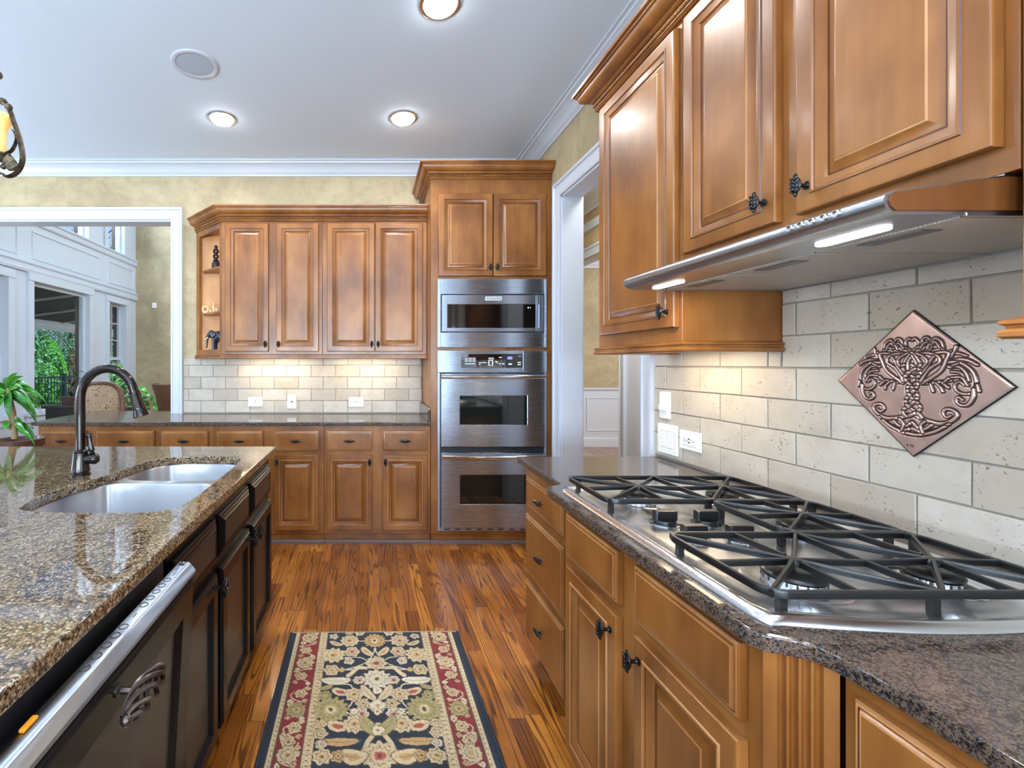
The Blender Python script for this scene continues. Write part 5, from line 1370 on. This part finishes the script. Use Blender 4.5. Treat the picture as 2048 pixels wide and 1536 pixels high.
tgt = [((16, 776), (32, 742), .020), ((18, 775), (56, 766), .018), ((16, 778), (45, 772), .015), ((18, 780), (82, 792), .022), ((18, 784), (76, 815), .026), ((16, 786), (102, 805), .017), ((16, 786), (18, 848), .030), ((18, 786), (42, 853), .030), ((20, 784), (68, 838), .030), ((14, 785), (-10, 846), .028), ((12, 780), (-30, 790), .026), ((12, 778), (-18, 760), .020), ((20, 790), (55, 825), .024), ((14, 782), (-24, 820), .026), ((22, 845), (12, 862), .024), ((24, 850), (46, 868), .022), ((30, 852), (66, 880), .028), ((34, 862), (70, 892), .024), ((14, 776), (12, 752), .018), ((17, 780), (60, 800), .022), ((20, 792), (34, 835), .026), ((10, 790), (-2, 835), .026), ((40, 858), (66, 852), .026), ((26, 842), (48, 845), .022)]
tgt = [(a, b, wd*1.22) for a, b, wd in tgt]+[((a[0]+rnd.uniform(-4, 4), a[1]+rnd.uniform(-2, 8)), (b[0]+rnd.uniform(-14, 14), b[1]+rnd.uniform(-6, 16)), wd) for a, b, wd in tgt[:18]]
for k, (a, b, wd) in enumerate(tgt):
    dy = rnd.uniform(-.10, .08); A_, B_ = P2(*a), P2(*b, dy)
    L_ = (B_-A_).length*1.12; d_ = (B_-A_).normalized()
    dr = 1.7 if B_.z < A_.z+.02 else .9
    d0 = (d_+V(0, 0, dr*.55)).normalized()
    leaf(m, A_, d0, V(rnd.uniform(-.3, .3), -.9, .5), L_, wd, dr*1.1, 8, .28)
m.build('foliage', 'leaf', t, smooth=60, doubles=False)

# vine plant beyond the counter
QX, QY = PX(262, 830, 5.75).x, 5.75
t = thing('plant_stand', 'dark pedestal under the trailing vine, hidden behind the counter', 'plant stand', (QX, QY, 0))
MB().lathe([(.16, 0), (.16, .03), (.05, .06), (.05, .55), (.15, .59), (.15, .61)], 24).build('pedestal', 'dark_wood', t)
t = thing('potted_plant', 'trailing green vine beyond the counter, behind the paisley chair', 'plant', (QX, QY, .611))
pot('', None, .085, .115, .18, 'darkpot', t)
def P3(x, y, dy=0.): q = PX(x, y, QY+dy); return V(q.x-QX, dy, q.z-.611)
m = MB(); mv = MB()
vines = [[(255, 830), (246, 790), (240, 740), (235, 726)], [(256, 830), (252, 780), (244, 752), (228, 756)], [(258, 830), (258, 790), (246, 768), (250, 800)], [(262, 830), (270, 790), (284, 776), (296, 800), (300, 822)], [(262, 830), (276, 800), (296, 790), (306, 815)], [(258, 830), (250, 810), (244, 800), (240, 820)]]
for P in vines:
    pts = smooth_open([tuple(P3(x, y, rnd.uniform(-.06, .06))) for x, y in P], 6); mv.tube(pts, .004, 6)
    for k in range(3, len(pts), 2):
        b = Vector(pts[k]); q = rnd.uniform(0, 2*PI)
        leaf(m, b, V(math.cos(q), -.5+.3*math.sin(q), .25), V(0, -.8, .6), rnd.uniform(.10, .15), rnd.uniform(.030, .045), 1.3, 6, .2)
m.build('foliage', 'leaf_dark', t, smooth=60, doubles=False); mv.build('vine', 'stalk', t, smooth=60, doubles=False)

# ---------------------------------------------------------------- furniture beyond the opening
CX_, CY_ = PX(202, 800, 4.85).x, 4.85
t = thing('dining_chair', 'dining chair with paisley upholstered back and carved frame beyond the counter', 'chair', (CX_, CY_, 0), .18)
def back_outline(sc_): return [(sc_*x, z) for x, z in [(-.21, .62), (-.235, .80), (-.235, .98), (-.20, 1.09), (-.12, 1.145), (0, 1.16), (.12, 1.145), (.20, 1.09), (.235, .98), (.235, .80), (.21, .62)]]
bo = back_outline(1); bi = [(x*.83, .62+(z-.62)*.90+.02) for x, z in bo]
m = MB(); L = []
for y, O, I in ((0, bo, bi), (-.045, bo, bi)): pass
fo = [V(x, 0, z) for x, z in smooth_closed(bo, 4)]; fi = [V(x, 0, z) for x, z in smooth_closed(bi, 4)]
for dy, A_ in ((.0, fo), (-.04, fo), (-.05, [a_*.96+b_*.04 for a_, b_ in zip(fo, fi)]), (-.048, [a_*.35+b_*.65 for a_, b_ in zip(fo, fi)]), (-.03, fi), (.0, fi)): L.append([p+V(0, dy, 0) for p in A_])
m.loops(L, False, False, True); m.build('back_frame', 'carved', t, smooth=50)
m = MB(); c0 = V(0, 0, .90)
m.loops([[c0+(p-c0)*k+V(0, y, 0) for p in fi] for k, y in ((1.0, .012), (1.0, -.03), (.9, -.046), (.5, -.058), (.05, -.062))]); m.build('back_cushion', 'paisley', t, smooth=60)
m = MB(); m.loops([[(x, y, z) for x, y in round_rect(-.25+i, .25-i, -.02+i, .46-i, .05)] for i, z in ((.01, .42), (0, .43), (0, .49), (.02, .515), (.08, .525))]); m.build('seat', 'paisley', t, smooth=50)
m = MB(); m.box(-.24, .24, -.01, .45, .37, .42); m.build('seat_rail', 'carved', t, bevel=.006)
for sx_, sy_ in ((-.21, .02), (.21, .02), (-.21, .42), (.21, .42)):
    MB().tube([(sx_, sy_, .42), (sx_*1.04, sy_, .25), (sx_, sy_, .0)], [.03, .022, .016], 10).build('leg', 'carved', t, smooth=60)
for s_ in (-1, 1): MB().tube([(s_*.20, -.005, .40), (s_*.21, -.012, .64)], [.022, .02], 8).build('back_post', 'carved', t, smooth=60)
# black sideboard with bonsai by the picture window
SBX0, SBX1 = PX(106, 815, 5.35).x, -3.16
t = thing('console_table', 'black console table by the picture window, under the bonsai', 'table', (0, 0, 0))
zt_ = PX(100, 809, 5.35).z
m = MB(); m.box(SBX0, SBX1, 5.15, 5.75, zt_-.03, zt_); m.build('top', 'dark_wood', t, bevel=.004)
m = MB(); m.box(SBX0+.03, SBX1-.03, 5.18, 5.72, zt_-.17, zt_-.03); m.build('apron', 'dark_wood', t, bevel=.003)
for x in (SBX0+.06, SBX1-.06):
    for y in (5.21, 5.69): MB().box(x-.03, x+.03, y-.03, y+.03, 0, zt_-.17).build('leg', 'dark_wood', t, bevel=.003)
bq = PX(143, 806, 5.4)
t = thing('bonsai', 'leafless dark bonsai in a shallow brown pot on the black console', 'plant', (bq.x, 5.4, zt_))
m = MB(); m.loops([[(x, y, z) for x, y in round_rect(-.10-i, .10+i, -.07-i, .07+i, .02)] for i, z in ((-.02, 0), (-.015, .01), (0, .075), (.008, .078), (.008, .092), (-.006, .092), (-.008, .08))]); m.build('pot', 'darkpot', t)
m = MB()
def P4(x, y, dy=0.): q = PX(x, y, 5.4+dy); return V(q.x-bq.x, dy, q.z-zt_)
for P, r0, r1 in [([(144, 790), (141, 783), (146, 772), (143, 765)], .022, .012), ([(143, 766), (136, 758), (138, 745), (134, 735)], .012, .004), ([(145, 770), (152, 758), (150, 748), (160, 742)], .010, .003), ([(141, 766), (130, 766), (120, 758)], .009, .003), ([(150, 750), (146, 742), (152, 732)], .006, .002), ([(138, 748), (146, 744), (158, 752)], .006, .002), ([(152, 757), (162, 757), (170, 762)], .006, .002), ([(130, 765), (124, 768), (116, 766)], .006, .002), ([(160, 742), (168, 744), (172, 750)], .004, .002)]:
    pts = smooth_open([tuple(P4(x, y, (-.02 if i % 2 else .02))) for i, (x, y) in enumerate(P)], 5); n = len(pts); m.tube(pts, [r0+(r1-r0)*i/(n-1) for i in range(n)], 7)
m.build('trunk', 'dark_wood', t, smooth=60, doubles=False)
# wicker chair
WX, WY = PX(352, 800, 6.2).x, 6.2
t = thing('wicker_chair', 'brown wicker barrel chair beside the beige wall, half hidden by the white casing', 'chair', (WX, WY, 0))
m = MB(); L = []
for r, z in ((.20, .34), (.215, .42), (.225, .70), (.25, .90), (.29, 1.03), (.30, 1.075), (.285, 1.08), (.23, .90), (.205, .70), (.195, .42), (.19, .36)):
    L.append([(r*math.cos(q), r*math.sin(q), z) for q in [PI*(.9+1.7*k/26) for k in range(27)]])
m.strip(L); m.build('back_shell', 'wicker', t, smooth=60)
MB().lathe([(.20, .34), (.21, .36), (.21, .42), (.19, .45), (.001, .46)], 24).build('seat', 'wicker', t, smooth=50)
for k in range(4):
    q = PI/4+k*PI/2; MB().cyl((.15*math.cos(q), .15*math.sin(q), .345), (.17*math.cos(q), .17*math.sin(q), 0), .018, .014, 10).build('leg', 'wicker', t)

# ---------------------------------------------------------------- ornaments on the corner shelves
def PS(x, y, Y): q = PX(x, y, Y); return q
q = PS(432, 536, 3.88)
t = thing('figurine', 'dark twisted carved figurine on the top corner shelf', 'figurine', (q.x, 3.88, 2.1425))
m = MB(); m.lathe([(.028, 0), (.034, .01), (.034, .05), (.022, .062), (.012, .07)], 14); m.build('base', 'figurine', t, smooth=50)
m = MB()
for s_ in (0, PI): m.tube([(.016*math.cos(s_+k*.55), .016*math.sin(s_+k*.55), .06+k*.0075) for k in range(17)], .0095, 8)
m.ball((0, 0, .185), (.016, .016, .018)); m.build('twisted_body', 'figurine', t, smooth=60, doubles=False)
q = PS(411, 624, 3.93)
t = thing('ring_ornament', 'carved wooden ring ornament standing on the lower corner shelf', 'ornament', (q.x, 3.93, 1.7765))
m = MB(); m.tube([(.024*math.cos(2*PI*k/24), 0, .034+.024*math.sin(2*PI*k/24)) for k in range(24)], .009, 10, closed=True); m.build('ring', 'cream_wax', t, smooth=60)
MB().box(-.020, .020, -.010, .010, 0, .006).build('foot', 'cream_wax', t, bevel=.002)
for k, (x, h_, Y_, lab) in enumerate([(421, .040, 3.935, 'shortest cream carved figure, beside the wooden ring on the lower corner shelf'), (427.5, .088, 3.93, 'tall slim cream carved figure on the lower corner shelf'), (433, .050, 3.90, 'cream carved figure in front of the shelf post on the lower corner shelf')]):
    q = PS(x, 620, Y_)
    t = thing('carved_figure', lab, 'figurine', (q.x, Y_, 1.7765), 0, 'small cream carvings on the corner shelf')
    m = MB(); m.lathe([(.010, 0), (.012, .004), (.009, h_*.25), (.011, h_*.5), (.008, h_*.72), (.004, h_*.76)], 12); m.build('body', 'cream_wax', t, smooth=50)
    MB().ball((0, 0, h_*.88), (.008, .008, h_*.13)).build('head', 'cream_wax', t, smooth=60)
q = PS(428, 690, 3.86)
t = thing('elephant_figurine', 'blue-black elephant figurine with ivory tusks on the bottom corner shelf', 'figurine', (q.x, 3.86, 1.4585), 0)
m = MB()
m.ball((.045, .005, .115), (.062, .040, .048), 14, 10); m.ball((-.020, -.005, .135), (.032, .028, .034), 12, 10); m.ball((.0, .0, .128), (.03, .028, .03))
for x, y in ((.005, -.018), (.012, .022), (.085, -.016), (.088, .022)): m.tube([(x, y, .10), (x-.002, y, .05), (x-.004, y, .004)], [.020, .014, .015], 10)
m.tube([(-.042, -.006, .128), (-.056, -.008, .10), (-.056, -.008, .065), (-.058, -.008, .03), (-.066, -.008, .016)], [.016, .013, .010, .008, .007], 10)
m.tube([(.105, .005, .125), (.114, .005, .09), (.110, .005, .06)], [.005, .003, .003], 6)
b = m.build('body', 'elephant', t, smooth=60, doubles=False)
rm = b.modifiers.new('remesh', 'REMESH'); rm.mode = 'VOXEL'; rm.voxel_size = .0045; rm.use_smooth_shade = True
sm = b.modifiers.new('smooth', 'SMOOTH'); sm.iterations = 3; sm.factor = .5
for s_ in (-1, 1):
    m = MB(); m.ball((-.002, -.005+s_*.026, .130), (.022, .005, .030), 12, 8, Matrix.Rotation(.35*s_, 3, 'Z')); m.build('ear', 'elephant', t, smooth=60)
    m = MB(); m.tube([(-.044, -.006+s_*.013, .108), (-.060, -.006+s_*.016, .092), (-.076, -.006+s_*.016, .090)], [.0045, .0035, .001], 8); m.build('tusk', 'ivory', t, smooth=60)

# ---------------------------------------------------------------- outside: patio awning, rail, trees, lawn
struct(MB().box(-60, -4.58, -20, 60, -.35, -.15), 'ground', 'lawn', smooth=0)
struct(MB().box(-9.4, -4.57, 2, 16, -.15, -.05), 'patio', 'paving', smooth=0)
t = thing('patio_awning', 'dark fabric patio awning with pale ribs outside the picture window', 'awning', (0, 0, 0))
m = MB(); m.prism([(-4.60, 2.96), (-8.2, 2.47), (-8.2, 2.44), (-4.60, 2.92)], 'y', 3.0, 15.5); m.build('canopy', 'awning', t, smooth=0)
for k in range(9): 
    y = 3.2+k*1.5
    MB().prism([(-4.62, 2.915), (-8.18, 2.435), (-8.18, 2.40), (-4.62, 2.87)], 'y', y, y+.05).build('rib', 'awning_rib', t, smooth=0)
m = MB(); m.box(-8.24, -8.16, 3.0, 15.5, 2.36, 2.44); m.build('front_bar', 'awning_rib', t)
m = MB(); n = 80; R = []
for k in range(n+1):
    y = 3.0+12.5*k/n; R.append([(-8.22+.015*math.sin(k*1.9), y, 2.37), (-8.22+.02*math.sin(k*1.9), y, 2.22-.03*abs(math.sin(k*PI/8))), (-8.235+.02*math.sin(k*1.9), y, 2.22-.03*abs(math.sin(k*PI/8))), (-8.235+.015*math.sin(k*1.9), y, 2.37)])
m.strip(R); m.build('valance', 'awning_rib', t)
for y in (3.1, 15.4): MB().box(-8.2, -8.12, y-.04, y+.04, -.05, 2.40).build('post', 'awning_rib', t)
t = thing('patio_rail', 'dark painted metal railing outside the picture window', 'railing', (-9.2, 0, 0))
m = MB(); m.box(-.03, .03, 3, 16, .92, .97); m.build('top_rail', 'fence', t)
m = MB(); m.box(-.02, .02, 3, 16, .05, .09); m.build('bottom_rail', 'fence', t)
for y in (3.2, 6.3, 9.4, 11.6, 13.9, 15.9): MB().box(-.05, .05, y-.05, y+.05, -.05, 1.05).build('post', 'fence', t)
m = MB()
for k in range(100): y = 3.1+k*.128; m.box(-.008, .008, y-.008, y+.008, .09, .92)
m.build('balusters', 'fence', t, smooth=0, doubles=False)['kind'] = 'stuff'
def foliage(m, n, pf, sz, rr):
    for _ in range(n):
        p = Vector(pf(rr)); d_ = V(rr.gauss(0, 1), rr.gauss(0, 1), rr.gauss(0, .7)).normalized(); s = d_.orthogonal().normalized()
        a_ = rr.uniform(0, 2*PI); s = s*math.cos(a_)+d_.cross(s)*math.sin(a_); l = sz*rr.uniform(.6, 1.4)
        m.f([m.v(p-s*l*.35), m.v(p+d_*l*.5), m.v(p+s*l*.35), m.v(p-d_*l*.5)])
def tree(label, x, y, h, r, shape, mat, n, sz, group, seed):
    rr = random.Random(seed); t = thing('tree', label, 'tree', (x, y, -.15), 0, group)
    if shape == 'cone':
        def pf(q):
            u = q.random()**.75; z = .15+(h-.15)*u; R_ = r*(math.sin(PI*min(1, .18+u*.82))**.8)*(1-.35*u); a_ = q.uniform(0, 2*PI); k = .55+.45*q.random()**.5
            return (R_*k*math.cos(a_), R_*k*math.sin(a_), z)
    elif shape == 'layer':
        lay = [(h*(.25+.7*i/9), r*(1-.75*i/9), rr.uniform(0, 2*PI)) for i in range(10)]
        def pf(q):
            z, R_, ph = q.choice(lay); a_ = ph+q.choice((0, 1.3, 2.5, 3.7, 5.1))+q.gauss(0, .28); k = q.random()**.6
            return (R_*k*math.cos(a_), R_*k*math.sin(a_), z-.12*k*R_+q.gauss(0, .10))
    else:
        bl = [(rr.gauss(0, r*.45), rr.gauss(0, r*.45), h*rr.uniform(.5, .95), r*rr.uniform(.25, .5)) for _ in range(16)]
        def pf(q):
            bx, by, bz, br = q.choice(bl); a_ = V(q.gauss(0, 1), q.gauss(0, 1), q.gauss(0, 1)).normalized()*br*q.uniform(.6, 1)
            return (bx+a_.x, by+a_.y, bz+a_.z)
    m = MB(); foliage(m, n, pf, sz, rr); m.build('crown', mat, t, smooth=0, doubles=False)
    m = MB(); m.tube([(0, 0, 0), (.05, .03, h*.4), (0, 0, h*.85)], [r*.09+.04, r*.06+.03, .02], 8)
    if shape != 'cone':
        for k in range(9):
            q = rr.uniform(0, 2*PI); z = h*(.35+.05*k); m.tube([(0, 0, z), (r*.4*math.cos(q), r*.4*math.sin(q), z+h*.08), (r*.85*math.cos(q), r*.85*math.sin(q), z+h*.13)], [.05, .03, .012], 6)
    m.build('trunk', 'bark', t, smooth=60, doubles=False)
G = 'trees outside the windows'
def gx(x, d_): return (x-737)/920*d_
tree('bright green column evergreen outside the picture window, larger of the two', gx(88, 17), 17, 2.6, .72, 'cone', 'evergreen', 32000, .05, G, 1)
tree('bright green column evergreen outside the picture window, smaller of the two', gx(106, 19), 19, 2.5, .62, 'cone', 'evergreen', 20000, .05, G, 2)
tree('spreading blue-green conifer outside the picture window with layered branches', gx(140, 25), 25, 4.6, 3.0, 'layer', 'pine', 13000, .075, G, 3)
tree('blue-green conifer behind the bright evergreens, partly under the awning edge', gx(84, 33), 33, 5.2, 3.2, 'layer', 'pine', 9000, .09, G, 4)
tree('reddish bare-twigged tree outside at the right side of the picture window', gx(172, 31), 31, 5.6, 3.0, 'blob', 'redtree', 9000, .10, G, 5)
tree('green conifer seen through the small-paned window next to the beige wall', gx(236, 22), 22, 4.4, 1.8, 'layer', 'pine', 12000, .10, G, 6)
tree('tall bare tree whose twigs show in the high window', gx(150, 16), 16.5, 7.4, 1.9, 'blob', 'redtree', 700, .10, G, 7)
tree('green conifer seen through the window at the left edge', gx(8, 16), 16, 4.2, 2.0, 'layer', 'pine', 10000, .10, G, 8)
for o in PROTOS: bpy.data.objects.remove(o)
